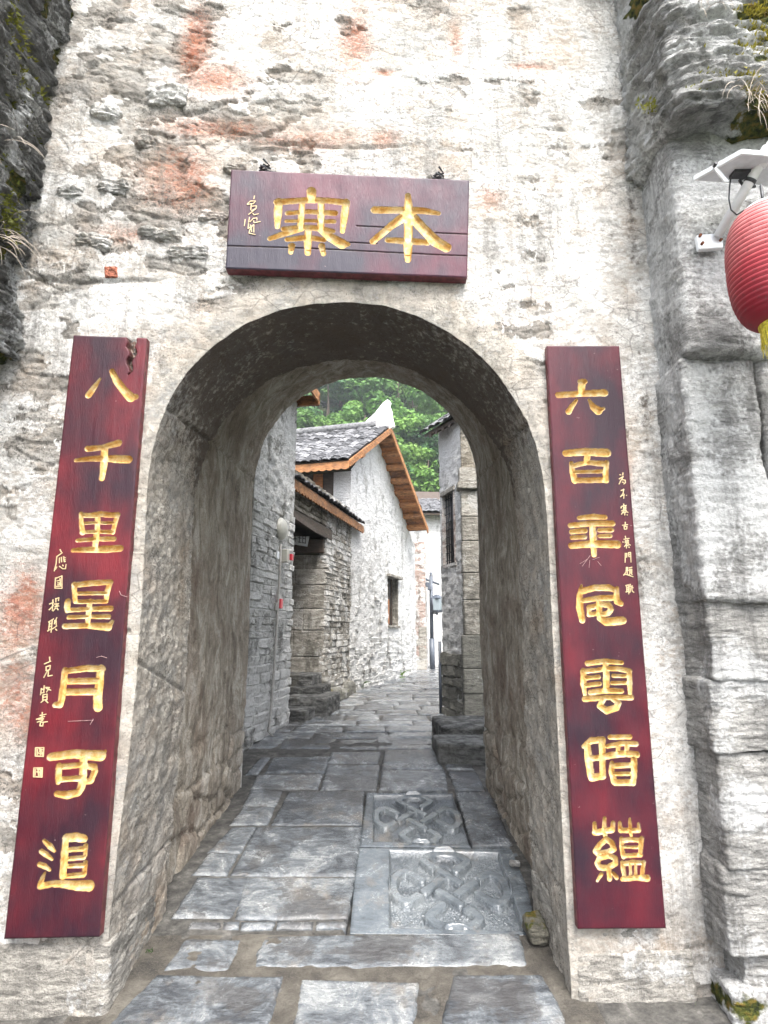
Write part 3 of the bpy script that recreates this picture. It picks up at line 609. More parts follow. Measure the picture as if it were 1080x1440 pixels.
br = build_board('tall plum lacquer board with seven gilt characters, small column of script at its edge', 'couplet_board', [(769, 486), (871, 486), (937, 1306), (813, 1307)], RIGHT, 9.0, OFFB, .045, M_LACR, .0028, group='couplet boards beside the arch')
pq = build_board('wide purple lacquer plaque with two large gilt characters above the arch', 'name_plaque', [(325, 238), (660, 253), (657, 390), (317, 377)], PLAQ, 7.714, .075, .06, M_LACP, .0028, seams=((.22, 0, 1), (.47, .53, .68), (.44, .86, 1), (.30, .5, .62)))
OS = OFFB + .0035
for txt in ("305,140 300,190;235,180 265,185;225,265 310,215 260,300 225,370;285,280 350,290 355,340 320,370;290,330 320,335",
            "265,500 325,480;320,470 305,560 255,630;325,570 320,660;290,600 335,590;370,598 380,600",
            "315,770 325,800;270,830 265,860;280,820 375,800;320,830 325,900;360,810 350,900;310,850 370,840;305,880 370,870;275,910 375,900;320,910 275,980;350,910 410,945;310,950 370,940;340,930 340,1000;385,990 395,1000",
            "290,1205 400,1190;350,1140 350,1220;325,1230 385,1225 380,1280 335,1285 325,1230"): script(br, (855, 655), 14.4, txt, .75, OS)
for txt in ("280,55 290,110;230,165 235,185;250,120 360,100;290,140 300,200;330,130 335,210;270,160 350,150;270,190 350,180;310,210 260,270;330,205 385,240;280,250 350,240;315,230 300,300;350,270 360,290",
            "280,400 275,590;280,410 310,405 310,480 280,480;280,445 310,445;345,390 385,385 395,585;345,395 350,470 385,470;348,430 385,430",
            "300,690 330,690 330,740 300,745 300,690;300,715 330,715;285,765 345,755;315,760 320,830;290,790 245,850;280,830 330,840 440,880;360,700 415,685;365,730 410,725 410,800 370,805 365,730;370,755 410,750;370,780 410,778;370,820 360,840;405,820 420,835",
            "285,1060 350,1040;305,1060 310,1180;345,1045 350,1230;310,1100 345,1095;310,1135 345,1130;290,1190 345,1165;380,1030 370,1080 400,1070;420,1060 405,1110 440,1100;375,1100 380,1160 370,1200;410,1110 420,1170 455,1195"): script(br, (860, 750), 14.4, txt, .75, OS)
for txt in ("490,30 510,70;440,140 525,80;440,140 430,250 400,365;480,160 480,240;510,150 515,225;545,140 555,220;550,150 575,160;555,190 575,190;555,220 575,215;440,300 420,340;480,290 530,330 575,330 585,260;530,270 540,290",
            "420,470 410,630;420,480 520,440 520,630;410,630 520,635;440,520 500,505;450,550 480,550 480,580 450,580;490,480 500,590;430,605 510,600",
            "325,880 390,850;380,810 370,980;320,970 390,900;420,800 470,780 465,830;425,790 425,850;400,880 470,870;410,920 475,910;430,870 430,920;455,870 455,915;420,940 380,990;440,940 460,970",
            "310,1160 390,1110;330,1150 310,1290;370,1120 350,1320;330,1190 370,1180;325,1230 365,1220;295,1300 360,1260;410,1130 400,1190 440,1090;430,1140 430,1210;350,1280 440,1220;420,1270 440,1290"): script(bl, (40, 770), 11.07, txt, .75, OS)
for txt in ("262,105 265,150;205,180 275,150;225,210 270,195 265,240 225,250 225,210;240,250 200,325;250,250 245,310 290,300",
            "175,440 165,510;205,410 200,490;180,450 205,450;175,490 205,480;220,430 260,430 230,480;225,440 275,460;190,510 235,500 235,560 190,565 190,510;190,535 235,530;195,570 170,590;220,570 245,595",
            "160,730 225,715;185,695 180,780;120,770 210,740;140,770 200,765;130,800 190,780;200,800 240,795;165,800 195,800 190,840 160,840 165,800"): script(bl, (35, 910), 7.58, txt, .75, OS)
for txt in ("112,1075 200,1072 196,1164 110,1162 112,1075;130,1090 130,1150;150,1085 185,1095;150,1110 180,1110;165,1085 165,1150;140,1130 185,1140;180,1120 190,1155",
            "94,1290 185,1288 182,1385 92,1382 94,1290;110,1305 108,1370;130,1300 165,1305 160,1370;125,1330 160,1335;140,1310 145,1375;170,1310 172,1370"): script(bl, (35, 910), 7.58, txt, .8, OS, 'seal_mark')
for txt in ("470,210 450,300;260,450 350,360 500,360 430,440 370,440 260,460;380,440 360,620;400,510 530,500 510,580 380,640;500,590 300,750;420,710 450,760 590,730",
            "200,890 175,1080;325,830 300,980;340,960 440,860 540,850 540,920;440,930 460,990 640,955;300,1010 280,1160 420,1060 330,1200 310,1290 490,1330;450,1040 450,1270;350,1050 390,1250"): script(pq, (335, 265), 20.57, txt, .8, .0785)
# scratches on the boards
M_SCR = plain('bare_scratch', (.42, .27, .26), .7, .3, .2)
for q in ("450,640 350,775", "410,690 320,745", "445,700 435,795", "480,695 570,660", "545,715 590,770"): script(br, (780, 710), 9, q, .16, OFFB + .003, 'scratch', M_SCR)
for q in ("680,40 740,25 810,45", "600,890 640,820", "320,850 640,835"): script(bl, (60, 920), 9, q, .2, OFFB + .003, 'scratch', M_SCR)
script(bl, (70, 800), 9, "880,280 900,330 980,355", .25, OFFB + .003, 'scratch', M_SCR)
# black wire ties holding the plaque
for (px_, py_), lb in (((371, 230), 'twisted black wire tie at the plaque corner near the small script'), ((617, 241), 'twisted black wire tie at the plaque end away from the small script')):
    c = onW(px_, py_, .05); pts = [tuple(c + np.array((.03 * math.sin(k * 1.9), .05 * (k / 14.0) - .02 * math.cos(k * 2.3), .012 * math.cos(k * 1.3) - .002 * k))) for k in range(15)]
    pts += [tuple(c + np.array((.06, .03, -.03)))]
    tag(tube('wire_tie', pts, .006, M_IRON, None, 6), lb, 'wire', 'wire ties on the plaque')

# ================================================================== PAVEMENT
def slab(poly, name='flagstone', cell=.02, dz=0.0, m=None, seed=0, gap=.008, amp=.007, thick=.06):
    """poly: 4 floor points (near-left, near-right, far-right, far-left)"""
    q = [np.array(p, float) for p in poly]; c = sum(q) / 4
    q = [p + (c - p) * (gap / max(.1, np.linalg.norm(p - c))) for p in q]
    nu = max(3, min(70, int(np.linalg.norm(q[1] - q[0]) / cell))); nv = max(3, min(70, int(np.linalg.norm(q[3] - q[0]) / cell)))
    U, Vv = np.meshgrid(np.linspace(0, 1, nu), np.linspace(0, 1, nv), indexing='ij'); U = U.ravel()[:, None]; Vv = Vv.ravel()[:, None]
    P = (q[0] * (1 - U) + q[1] * U) * (1 - Vv) + (q[3] * (1 - U) + q[2] * U) * Vv
    e_ = np.minimum(np.minimum(U, 1 - U) * np.linalg.norm(q[1] - q[0]), np.minimum(Vv, 1 - Vv) * np.linalg.norm(q[3] - q[0])).ravel()
    # ragged outline: push rim vertices in and out
    rim = e_ < 1e-6; wob = (fbm(P, 16, 3, seed + 2) - .5) * .018
    dirc = c - P; dirc /= np.linalg.norm(dirc, axis=1)[:, None] + 1e-9; P = P + dirc * (wob * sstep(.08, 0, e_))[:, None]
    hgt = dz + (fbm(P, 4, 4, seed) - .5) * amp * 2 + (fbm(P * (1, 3, 1), 22, 4, seed + 5, .6) - .5) * amp
    hgt -= .006 * sstep(.018, 0, e_) + rim * .004
    P[:, 2] += hgt
    F = gridF(nu, nv); G = np.arange(nu * nv).reshape(nu, nv); loop = np.concatenate([G[:, 0], G[-1, 1:], G[::-1, -1][1:], G[0, ::-1][1:]])
    sk = P[loop].copy(); sk[:, 2] -= thick; k = len(P); nl = len(loop); ii = np.arange(nl - 1)
    Fs = np.stack([loop[ii], k + ii, k + ii + 1, loop[ii + 1]], 1)
    me = np_mesh(name, np.concatenate([P, sk]), np.concatenate([F, Fs]), np.arange(len(F) + len(Fs)) < len(F))
    return link(name, me, m or M_SLAB, pave)
NEAR = [  # photo pixels: near-left, near-right, far-right, far-left
 [(147, 1446), (373, 1446), (398, 1372), (222, 1369)], [(414, 1446), (581, 1446), (587, 1380), (423, 1375)], [(619, 1446), (803, 1446), (762, 1369), (638, 1369)],
 [(357, 1360), (742, 1357), (727, 1310), (370, 1314)], [(228, 1364), (320, 1362), (342, 1320), (262, 1318)],
 [(330, 1291), (490, 1290), (500, 1232), (341, 1232)], [(240, 1289), (326, 1291), (354, 1232), (277, 1232)],
 [(322, 1230), (500, 1231), (510, 1161), (361, 1161)], [(268, 1229), (320, 1230), (336, 1199), (295, 1197)], [(291, 1197), (339, 1198), (362, 1161), (326, 1162)],
 [(380, 1159), (510, 1159), (513, 1111), (405, 1112)], [(322, 1159), (377, 1159), (387, 1134), (341, 1133)], [(341, 1132), (387, 1133), (400, 1111), (352, 1109)],
 [(352, 1108), (447, 1109), (455, 1087), (360, 1089)], [(450, 1110), (530, 1110), (535, 1075), (460, 1075)],
 [(265, 1304), (311, 1304), (314, 1293), (266, 1293)], [(338, 1305), (385, 1304), (388, 1293), (338, 1293)], [(388, 1304), (440, 1304), (442, 1293), (389, 1293)], [(443, 1304), (488, 1303), (490, 1293), (444, 1293)], [(313, 1304), (336, 1304), (337, 1293), (314, 1293)],
 [(532, 1110), (630, 1110), (626, 1082), (536, 1082)], [(640, 1110), (684, 1112), (670, 1084), (629, 1083)], [(536, 1081), (624, 1081), (612, 1053), (540, 1055)], [(628, 1081), (668, 1082), (655, 1055), (616, 1055)],
 [(530, 1053), (612, 1052), (607, 1033), (530, 1033)], [(372, 1086), (457, 1086), (465, 1063), (383, 1064)], [(459, 1073), (532, 1073), (536, 1056), (466, 1057)], [(344, 1088), (362, 1088), (381, 1064), (366, 1064)]]
for i, q in enumerate(NEAR): slab([onF(*p) for p in q], seed=300 + 7 * i, cell=.016, amp=.006, gap=-.006 if i < 5 else .003)
slab([onF(664, 1188), onF(722, 1188), onF(690, 1113), onF(640, 1113)], seed=555, cell=.016)
# mortar fill between the street slabs in front of the threshold
V = []; nn = 90
for i in range(nn):
    for j in range(40):
        a_ = i / (nn - 1); b_ = j / 39; y_ = 2.25 + (onF(500, 1313)[1] - 2.25) * b_; V.append((-1.3 + 2.2 * a_, y_, zf(y_)))
V = np.array(V); V[:, 2] += (fbm(V, 9, 5, 77) - .5) * .022 - .006
struct(link('mortar_bed', np_mesh('mortar_bed', V, gridF(nn, 40), True), M_MORT))
# street in front, outside the picture below: more of the same big slabs
yy = 2.18; k = 0
while yy > -2.6:
    d_ = random.uniform(.42, .6); xx = -3.4 + random.uniform(0, .4)
    while xx < 3.3:
        w_ = random.uniform(.55, .95); y0, y1 = yy - d_, yy
        if not (y1 > 1.9 and False): slab([(xx, y0, 0), (xx + w_, y0, 0), (xx + w_, y1, 0), (xx, y1, 0)], seed=900 + 7 * k, cell=.06, gap=.015); k += 1
        xx += w_
    yy -= d_
# lane beyond the passage
yy = onF(570, 1052)[1]; row = 0
while yy < 18.6:
    d_ = random.uniform(.34, .52); y1 = yy + d_; ym = (yy + y1) / 2
    xl = XL(ym) - .05; xr = 2.6 if ym > 9 else (1.6 if ym < 7.7 else 1.25); xx = xl + random.uniform(-.3, 0)
    while xx < xr:
        w_ = random.uniform(.38, .85)
        if not (yy < 6.0 and xx + w_ > .46 and False):
            j = [random.uniform(-.015, .015) for _ in range(4)]
            slab([(xx, yy + j[0], zf(yy)), (xx + w_, yy + j[1], zf(yy)), (xx + w_ + j[2], y1, zf(y1)), (xx + j[3], y1, zf(y1))], seed=2000 + 7 * k, cell=.05, gap=.006, dz=random.uniform(-.006, .008)); k += 1
        xx += w_
    yy = y1; row += 1

# carved flagstones with an endless knot
def knot_curve():
    d = .30; L = .30; loopN = [(L, d + L), (.36, .80), (.20, .93), (0, .955), (-.20, .93), (-.36, .80), (-L, d + L)]
    rot = lambda p, k: [(p[0], p[1]), (p[1], -p[0]), (-p[0], -p[1]), (-p[1], p[0])][k]
    path = []; lev = []
    for k in range(4):
        lp = [rot(p, k) for p in (loopN if k % 2 == 0 else loopN)]
        path += lp; lev += [1, 0, 0, 0, 0, 0, 1]
    return path, d
def knot_field(P):
    path, d = knot_curve(); n = len(path); pts = []
    for i in range(n):
        p0, p1, p2, p3 = [np.array(path[(i + k) % n]) for k in (-1, 0, 1, 2)]
        straight = (i % 7 == 6); N_ = 26 if straight else 7
        for t in np.linspace(0, 1, N_, endpoint=False):
            if straight: q = p1 + (p2 - p1) * t
            else: q = .5 * ((2 * p1) + (-p0 + p2) * t + (2 * p0 - 5 * p1 + 4 * p2 - p3) * t * t + (-p0 + 3 * p1 - 3 * p2 + p3) * t ** 3)
            lv = 0.0
            if straight:                     # over at the first crossing, under at the second
                lv = .5 * math.exp(-((t - .27) / .10) ** 4) - math.exp(-((t - .73) / .10) ** 4)
            pts.append((q[0], q[1], lv))
    pts = np.array(pts); top = np.full(len(P), -9.0); dist = np.full(len(P), 9.0); alld = np.full(len(P), 9.0)
    W_ = .080; G_ = .034
    for i in range(len(pts)):
        A, B = pts[i], pts[(i + 1) % len(pts)]; dd_ = seg_d(P, A[:2], B[:2], 0, 0); lv = (A[2] + B[2]) / 2
        near = dd_ < W_ + G_; better = near & ((lv > top + .3) | ((np.abs(lv - top) <= .3) & (dd_ < dist)))
        top = np.where(better, lv, top); dist = np.where(better, dd_, dist)
    inside = sstep(W_ + .006, W_ - .014, dist)
    return inside, np.where(top > -5, top, 0)
def carved(poly, inner, label_seed):
    q = [np.array(p) for p in poly]; iq = [np.array(p) for p in inner]
    nu, nv = 250, 250
    U, Vv = np.meshgrid(np.linspace(0, 1, nu), np.linspace(0, 1, nv), indexing='ij'); U = U.ravel()[:, None]; Vv = Vv.ravel()[:, None]
    P = (q[0] * (1 - U) + q[1] * U) * (1 - Vv) + (q[3] * (1 - U) + q[2] * U) * Vv
    # inverse bilinear into the sunk panel by Newton steps
    u = np.full(len(P), .5); v = np.full(len(P), .5); A, B, C_, D = [p[:2] for p in iq]; T = P[:, :2]
    for _ in range(8):
        X_ = (A * ((1 - u) * (1 - v))[:, None] + B * (u * (1 - v))[:, None] + C_ * (u * v)[:, None] + D * ((1 - u) * v)[:, None]) - T
        Ju = (B - A) * (1 - v)[:, None] + (C_ - D) * v[:, None]; Jv = (D - A) * (1 - u)[:, None] + (C_ - B) * u[:, None]
        det = Ju[:, 0] * Jv[:, 1] - Ju[:, 1] * Jv[:, 0]
        u -= (X_[:, 0] * Jv[:, 1] - X_[:, 1] * Jv[:, 0]) / det; v -= (-X_[:, 0] * Ju[:, 1] + X_[:, 1] * Ju[:, 0]) / det
    K = np.stack([u * 2 - 1, v * 2 - 1], 1); m = np.abs(K).max(axis=1)
    panel = sstep(1.03, .985, m) if True else 0
    inside, lv = knot_field(K * 1.0)
    e_ = np.minimum(np.minimum(U, 1 - U), np.minimum(Vv, 1 - Vv)).ravel() * .75
    hgt = -.036 * panel + inside * (.036 + .011 * np.minimum(lv, 0)) - .017 - .003 * sstep(.012, 0, e_)
    stip = panel * (1 - inside); f1, f2, _ = worley(P[:, 0] / .017, P[:, 1] / .017, 7)
    hgt += stip * (sstep(.1, .5, f1) * -.005) + (fbm(P, 6, 4, label_seed) - .5) * .003 + (fbm(P, 40, 3, label_seed + 3) - .5) * .0012
    Ppanel = P.copy(); Ppanel[:, 2] += hgt
    F = gridF(nu, nv); G = np.arange(nu * nv).reshape(nu, nv); loop = np.concatenate([G[:, 0], G[-1, 1:], G[::-1, -1][1:], G[0, ::-1][1:]])
    sk = Ppanel[loop].copy(); sk[:, 2] -= .07; k = len(P); ii = np.arange(len(loop) - 1)
    Fs = np.stack([loop[ii], k + ii, k + ii + 1, loop[ii + 1]], 1)
    kn = inside[F].max(axis=1) > .5
    V = np.concatenate([Ppanel, sk]); st = np.concatenate([stip, np.zeros(len(sk))])
    def sub(nm, FF, par):
        ids, inv = np.unique(FF, return_inverse=True); return link(nm, np_mesh(nm, V[ids], inv.reshape(FF.shape), FF.max(axis=1) < k, {'stipple': st[ids]}), M_SLABC, par)
    o = sub('carved_flagstone', np.concatenate([F[~kn], Fs]), pave); o['label'] = 'flagstone carved with an interlaced knot'
    sub('knot_relief', F[kn], o)
fo = lambda L: [onF(*p) for p in L]
carved(fo([(492, 1307), (757, 1309), (728, 1189), (503, 1188)]), fo([(549, 1298), (735, 1302), (700, 1195), (549, 1192)]), 31)
carved(fo([(506, 1186), (662, 1187), (636, 1112), (516, 1111)]), fo([(526, 1178), (660, 1183), (636, 1114), (526, 1115)]), 37)

# ================================================================== SIDE WALLS BESIDE THE GATE
def mossf(thr, zc, seed):
    return lambda W: np.clip(sstep(zc, zc + .5, W[:, 2]) * sstep(thr, thr + .14, fbm(W * (1, 1, .6), 4.5, 4, seed)) * .9, 0, 1)
rw = thing('rubble_wall', 'massive grey rubble wall with a mossy overhanging ledge beside the red lantern', 'wall', (2.3, 2.8, 0))
zr = lambda py, Y: onY(1000, py, Y)[2]
bounds = [1520, 1415, 1362, 1232, 1062, 958, 846, 505, 165]
for i in range(len(bounds) - 1):
    z0, z1 = zr(bounds[i], 2.7), zr(bounds[i + 1], 2.7); lean = np.interp((z0 + z1) / 2, [0, 1.2, 4.2], [2.80, 2.74, 2.60]) + (.03 if i == 1 else 0)
    xs_ = [1.415 + .02 * (i % 2) + (.05 if i in (1,) else 0), 2.02 + .25 * ((i * 37) % 3 - 1), 3.3]
    for k_ in range(2):
        xa, xb = xs_[k_], xs_[k_ + 1]
        rock('block', ((xa + xb) / 2, lean + .35 - .01 * k_, (z0 + z1) / 2), ((xb - xa) / 2 - .004, .35, (z1 - z0) / 2 + .004), 400 + i * 3 + k_, M_ROCKL if i < 6 else M_ROCK, rw,
             nsub=(64 if i < 6 else 100) if k_ == 0 else 34, rnd_=.09 if i < 6 else .16, amp=.020 if i < 6 else .024, strata=.4, mscale=5.5, moss=(lambda W: sstep(.12, .0, np.abs(W[:, 2] - .06)) * sstep(1.62, 1.5, W[:, 0]) * .7) if i < 2 else None)
led = rock('ledge', (2.35, 2.85, zr(160, 2.5) + .42), (.96, .42, .42), 470, M_ROCK, rw, nsub=90, rnd_=.22, amp=.05, strata=1.2, mscale=3.5, moss=lambda W: np.clip(sstep(1.62, 1.9, W[:, 0]) * sstep(.38, .55, fbm(W * (1, 1, 2), 3, 4, 5)) * 1.3, 0, 1))
rock('ledge_cap', (2.45, 2.95, zr(160, 2.5) + 1.5), (1.05, .50, .66), 474, M_ROCK, rw, nsub=60, rnd_=.2, amp=.05, strata=1.2, mscale=3.5, moss=mossf(.42, 3.5, 8))
lw = thing('rubble_wall', 'dark layered rubble wall with moss and hanging dry grass beside the split board', 'wall', (-2.4, 2.2, 0))
z_ = -.05; i = 0
while z_ < 5.4:
    hgt_ = (.34, .26, .42, .30, .22, .38)[i % 6]; y_ = 2.98
    xo = np.interp(z_, [0, 1.6, 2.6, 3.3, 4.2, 5.2], [-2.08, -2.03, -1.96, -1.90, -1.86, -1.82]) + (.03 if i % 2 else 0) + (.05 if i in (9, 12) else 0)
    k_ = 0
    while y_ > 1.75:
        L_ = (.55, .40, .70)[(i + k_) % 3]
        near_ = y_ > 1.9
        rock('block', (xo - .35, y_ - L_ / 2, z_ + hgt_ / 2), (.35, L_ / 2 + .004, hgt_ / 2 + .012), 500 + i * 7 + k_, M_ROCKD, lw, nsub=56 if (near_ and z_ > 1.4) else 14, rnd_=.45, amp=.05, strata=1.0, mscale=4,
             moss=mossf(.50, 2.6, 11))
        y_ -= L_; k_ += 1
    z_ += hgt_; i += 1
# moss cushions and dry grass on both walls
def tufts(name, centres, n, rad, size, m, seed, kindstuff=True, nrm=(1, 0, 0)):
    r_ = np.random.default_rng(seed); V = []; F = []
    for c, q in centres:
        for _ in range(int(n * q)):
            p = np.array(c) + r_.normal(0, 1, 3) * np.array(rad); d = r_.normal(0, .55, 3) + np.array(nrm) + np.array((0, 0, .25)); d /= np.linalg.norm(d); sd_ = np.cross(d, r_.normal(0, 1, 3)); sd_ /= np.linalg.norm(sd_) + 1e-9
            L_ = size * r_.uniform(.5, 1.3); k_ = len(V); V += [p - sd_ * L_ * .28, p + sd_ * L_ * .28, p + d * L_]; F.append((k_, k_ + 1, k_ + 2))
    o = link(name, np_mesh(name, V, F, False), m); o['kind'] = 'stuff'; return o
cl = []
for px_, py_, q in ((8, 30, 1), (20, 60, .8), (5, 90, 1), (30, 110, .5), (12, 150, 1), (28, 180, .7), (45, 140, .5), (40, 130, .4), (8, 220, .9), (22, 235, .6), (2, 300, .8), (6, 320, .6)):
    d = ray(px_, py_); t_ = (-1.90 + .0005 * py_ * 0 + .0) / d[0]; cl.append((np.array((0, 0, CH)) + d * t_ + np.array((.03, 0, 0)), q))
mo = tufts('moss', cl, 420, (.012, .05, .05), .022, M_MOSSY, 3); mo['label'] = 'yellow green moss cushions on the dark layered wall'
cl = []
for px_, py_, q in ((1065, 20, .8), (1050, 45, .7), (1070, 60, 1), (1040, 75, .8), (1060, 80, 1), (1010, 108, .5), (1030, 118, 1), (1050, 122, 1), (1070, 118, .8), (1000, 128, .6), (1045, 130, .8), (925, 150, .25)):
    cl.append((onY(px_, py_, 2.45 if px_ > 950 else 2.6), q))
mo = tufts('moss', cl, 420, (.05, .015, .016), .022, M_MOSSY, 4, nrm=(0, -1, 0)); mo['label'] = 'yellow green moss cushions on the overhanging ledge'
def grass_tuft(label, base, n, L, seed, m=M_STRAW, out=(0.5, -.3, .4), droop=1.0, wid=.003, spread=.05, name='grass_tuft', cat='grass', group='dry grass hanging from the walls'):
    r_ = np.random.default_rng(seed); V = []; F = []
    for _ in range(n):
        p = np.array(base) + r_.normal(0, spread, 3) * (1, 1, .3); d = np.array(out) + r_.normal(0, .35, 3); d /= np.linalg.norm(d); l_ = L * r_.uniform(.5, 1.2); pts = [p]
        for k_ in range(7): d = d + np.array((0, 0, -droop * .28)) + r_.normal(0, .06, 3); d /= np.linalg.norm(d); pts.append(pts[-1] + d * l_ / 7)
        sd_ = np.cross(d, (.3, -1, .1)); sd_ /= np.linalg.norm(sd_) + 1e-9
        for k_, q in enumerate(pts):
            w_ = wid * (1 - k_ / 8.0); V += [q - sd_ * w_, q + sd_ * w_]
        b_ = len(V) - 16
        for k_ in range(7): F.append((b_ + 2 * k_, b_ + 2 * k_ + 1, b_ + 2 * k_ + 3, b_ + 2 * k_ + 2))
    return tag(link(name, np_mesh(name, V, F, False), m), label, cat, group)
lp = lambda px, py, X: np.array((0, 0, CH)) + ray(px, py) * (X / ray(px, py)[0])
grass_tuft('pale dry grass drooping low on the dark layered wall', lp(-8, 330, -1.86), 16, .22, 1, out=(.7, .1, .4))
grass_tuft('short pale grass drooping from the top of the dark layered wall', lp(-14, 190, -1.86), 9, .18, 2, out=(.7, .1, .4))
grass_tuft('long pale grass hanging below the mossy ledge over the lantern', onY(1062, 128, 2.38), 26, .22, 3, out=(.1, -.5, .2), droop=1.6, spread=.04)
grass_tuft('pale grass fringe hanging over the top of the mossy ledge', onY(1005, -6, 2.38), 24, .14, 4, out=(.0, -.5, .2), droop=1.5, spread=.05)

# ================================================================== LANTERN AND ITS SOLAR BRACKET
lc = onY(1086, 375, 2.30); sc_ = 2.30 / .91
prof_l = []; Hh, Rr = .262, .172
for k_ in range(97):
    t_ = k_ / 96; zz = -Hh + 2 * Hh * t_; b_ = max(0, 1 - abs(2 * t_ - 1) ** 2.6) ** .5; r_ = .075 + (Rr - .075) * b_
    rib = abs(math.sin(math.pi * t_ * 24)) ; prof_l.append((r_ * (.975 + .025 * rib), zz))
ln = thing('lantern', 'faded red ribbed paper lantern with a yellow fringe hanging by the grey wall', 'lantern', tuple(lc - np.array((0, 0, Hh + .12))))
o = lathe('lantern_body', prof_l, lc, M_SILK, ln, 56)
zz = np.array([v.co.z for v in o.data.vertices]); xx_ = np.array([v.co.x for v in o.data.vertices])
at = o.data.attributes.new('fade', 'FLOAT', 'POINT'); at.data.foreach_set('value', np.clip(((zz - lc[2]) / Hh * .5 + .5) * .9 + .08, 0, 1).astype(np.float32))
for t_ in range(1, 24):      # wire hoops under the silk
    k_ = t_ * 4; r_, z0 = prof_l[k_]
    lathe('hoop', [(r_ + .0005, z0 - .0016), (r_ + .0028, z0), (r_ + .0005, z0 + .0016)], lc, M_SILK, ln, 48)
for nm, zc in (('top_rim', Hh), ('bottom_rim', -Hh)):
    lathe(nm, [(.070, zc - .012), (.078, zc - .012), (.080, zc + .014), (.070, zc + .014), (.070, zc - .012)], lc, M_PLG if zc > 0 else M_FRINGE, ln, 32)
r_ = np.random.default_rng(5); V = []; F = []
for k_ in range(150):
    q = 2 * math.pi * k_ / 150 + r_.uniform(-.02, .02); rad = .074; p = np.array((lc[0] + rad * math.cos(q), lc[1] + rad * math.sin(q), lc[2] - Hh - .008)); L_ = r_.uniform(.085, .115)
    sd_ = np.array((-math.sin(q), math.cos(q), 0)) * .0018; e_ = p + np.array((r_.normal(0, .004), r_.normal(0, .004), -L_)); b_ = len(V); V += [p - sd_, p + sd_, e_ + sd_, e_ - sd_]; F.append((b_, b_ + 1, b_ + 2, b_ + 3))
link('fringe', np_mesh('fringe', V, F, False), M_FRINGE, ln)
tube('hanger', [lc + np.array((0, 0, Hh + .01)), lc + np.array((0, 0, Hh + .13))], .006, M_IRON, ln, 8)
pb = onY(996, 338, 2.60); arm0 = pb + np.array((.03, -.03, .0)); arm1 = np.array(onY(1082, 208, 2.36)); arm2 = arm1 + (arm1 - arm0) * .16
sb = thing('solar_lamp_bracket', 'white solar panel on a slanted metal arm bolted to the grey wall', 'solar lamp', tuple(pb))
prism('wall_plate', [onY(980, 330, 2.585), onY(1016, 327, 2.585), onY(1018, 348, 2.585), onY(984, 350, 2.585)], (0, .03, 0), M_PLG, sb, .004)
tube('arm', [arm0, arm1, arm2], .022, M_PLG, sb, 16); tube('arm_collar', [arm0 + (arm1 - arm0) * .80, arm0 + (arm1 - arm0) * 1.0], .030, M_PLG, sb, 16)
tube('arm_band', [arm0 + (arm1 - arm0) * .62, arm0 + (arm1 - arm0) * .66], .026, M_IRON, sb, 16); tube('arm_cap', [arm2, arm2 + (arm1 - arm0) * .02], .024, M_IRON, sb, 14)
for px_, py_ in ((987, 343), (1013, 338), (984, 332)):
    c = onY(px_, py_, 2.583); tube('bolt', [c + np.array((0, .01, 0)), c - np.array((0, .012, 0))], .007, M_RUST, sb, 8)
# tilted panel: three corners from the photograph at plausible depths
pA = onY(975, 254, 2.50); pB = onY(1043, 216, 2.30); pC = pB + np.array((.40, .06, .02)); pD = pA + np.array((.40, .06, .02))
nP = np.cross(pB - pA, pD - pA); nP /= np.linalg.norm(nP); nP = nP if nP[2] > 0 else -nP
prism('panel_frame', [pA, pB, pC, pD], tuple(nP * .022), M_PLG, sb, .002)
ins = lambda k_: [c + (sum((pA, pB, pC, pD)) / 4 - c) * k_ for c in (pA, pB, pC, pD)]
prism('panel_back', [c - nP * .001 for c in ins(.07)], tuple(nP * .0005), M_PANEL, sb); prism('solar_cell_sheet', [c + nP * .0225 for c in ins(.06)], tuple(nP * .001), M_CELL, sb)
cc = sum(ins(0)) / 4
prism('junction_box', [cc - nP * .004 + np.array(q) for q in ((-.11, -.02, -.004), (-.03, -.02, -.004), (-.03, .03, 0), (-.11, .03, 0))], tuple(-nP * .014), M_IRON, sb)
cl0 = onY(1003, 235, 2.40); prism('clip', [cl0 + np.array(q) for q in ((0, 0, 0), (.02, 0, 0), (.065, .0, -.075), (.045, 0, -.075))], (0, .008, 0), M_PLG, sb)
tube('clip_screw', [cl0 + np.array((.004, .0, .004)), cl0 + np.array((.004, -.02, .006))], .008, M_IRON, sb, 8)
tube('cable', [onY(1028, 248, 2.45), onY(1026, 262, 2.43), onY(1025, 280, 2.43), onY(1028, 295, 2.44), onY(1036, 302, 2.45), onY(1046, 296, 2.46)], .0035, M_IRON, sb, 6)
tube('cable', [onY(1046, 262, 2.46), onY(1040, 254, 2.47), onY(1050, 248, 2.48), onY(1058, 256, 2.46), onY(1048, 266, 2.46), onY(1062, 262, 2.46)], .007, M_IRON, sb, 6)

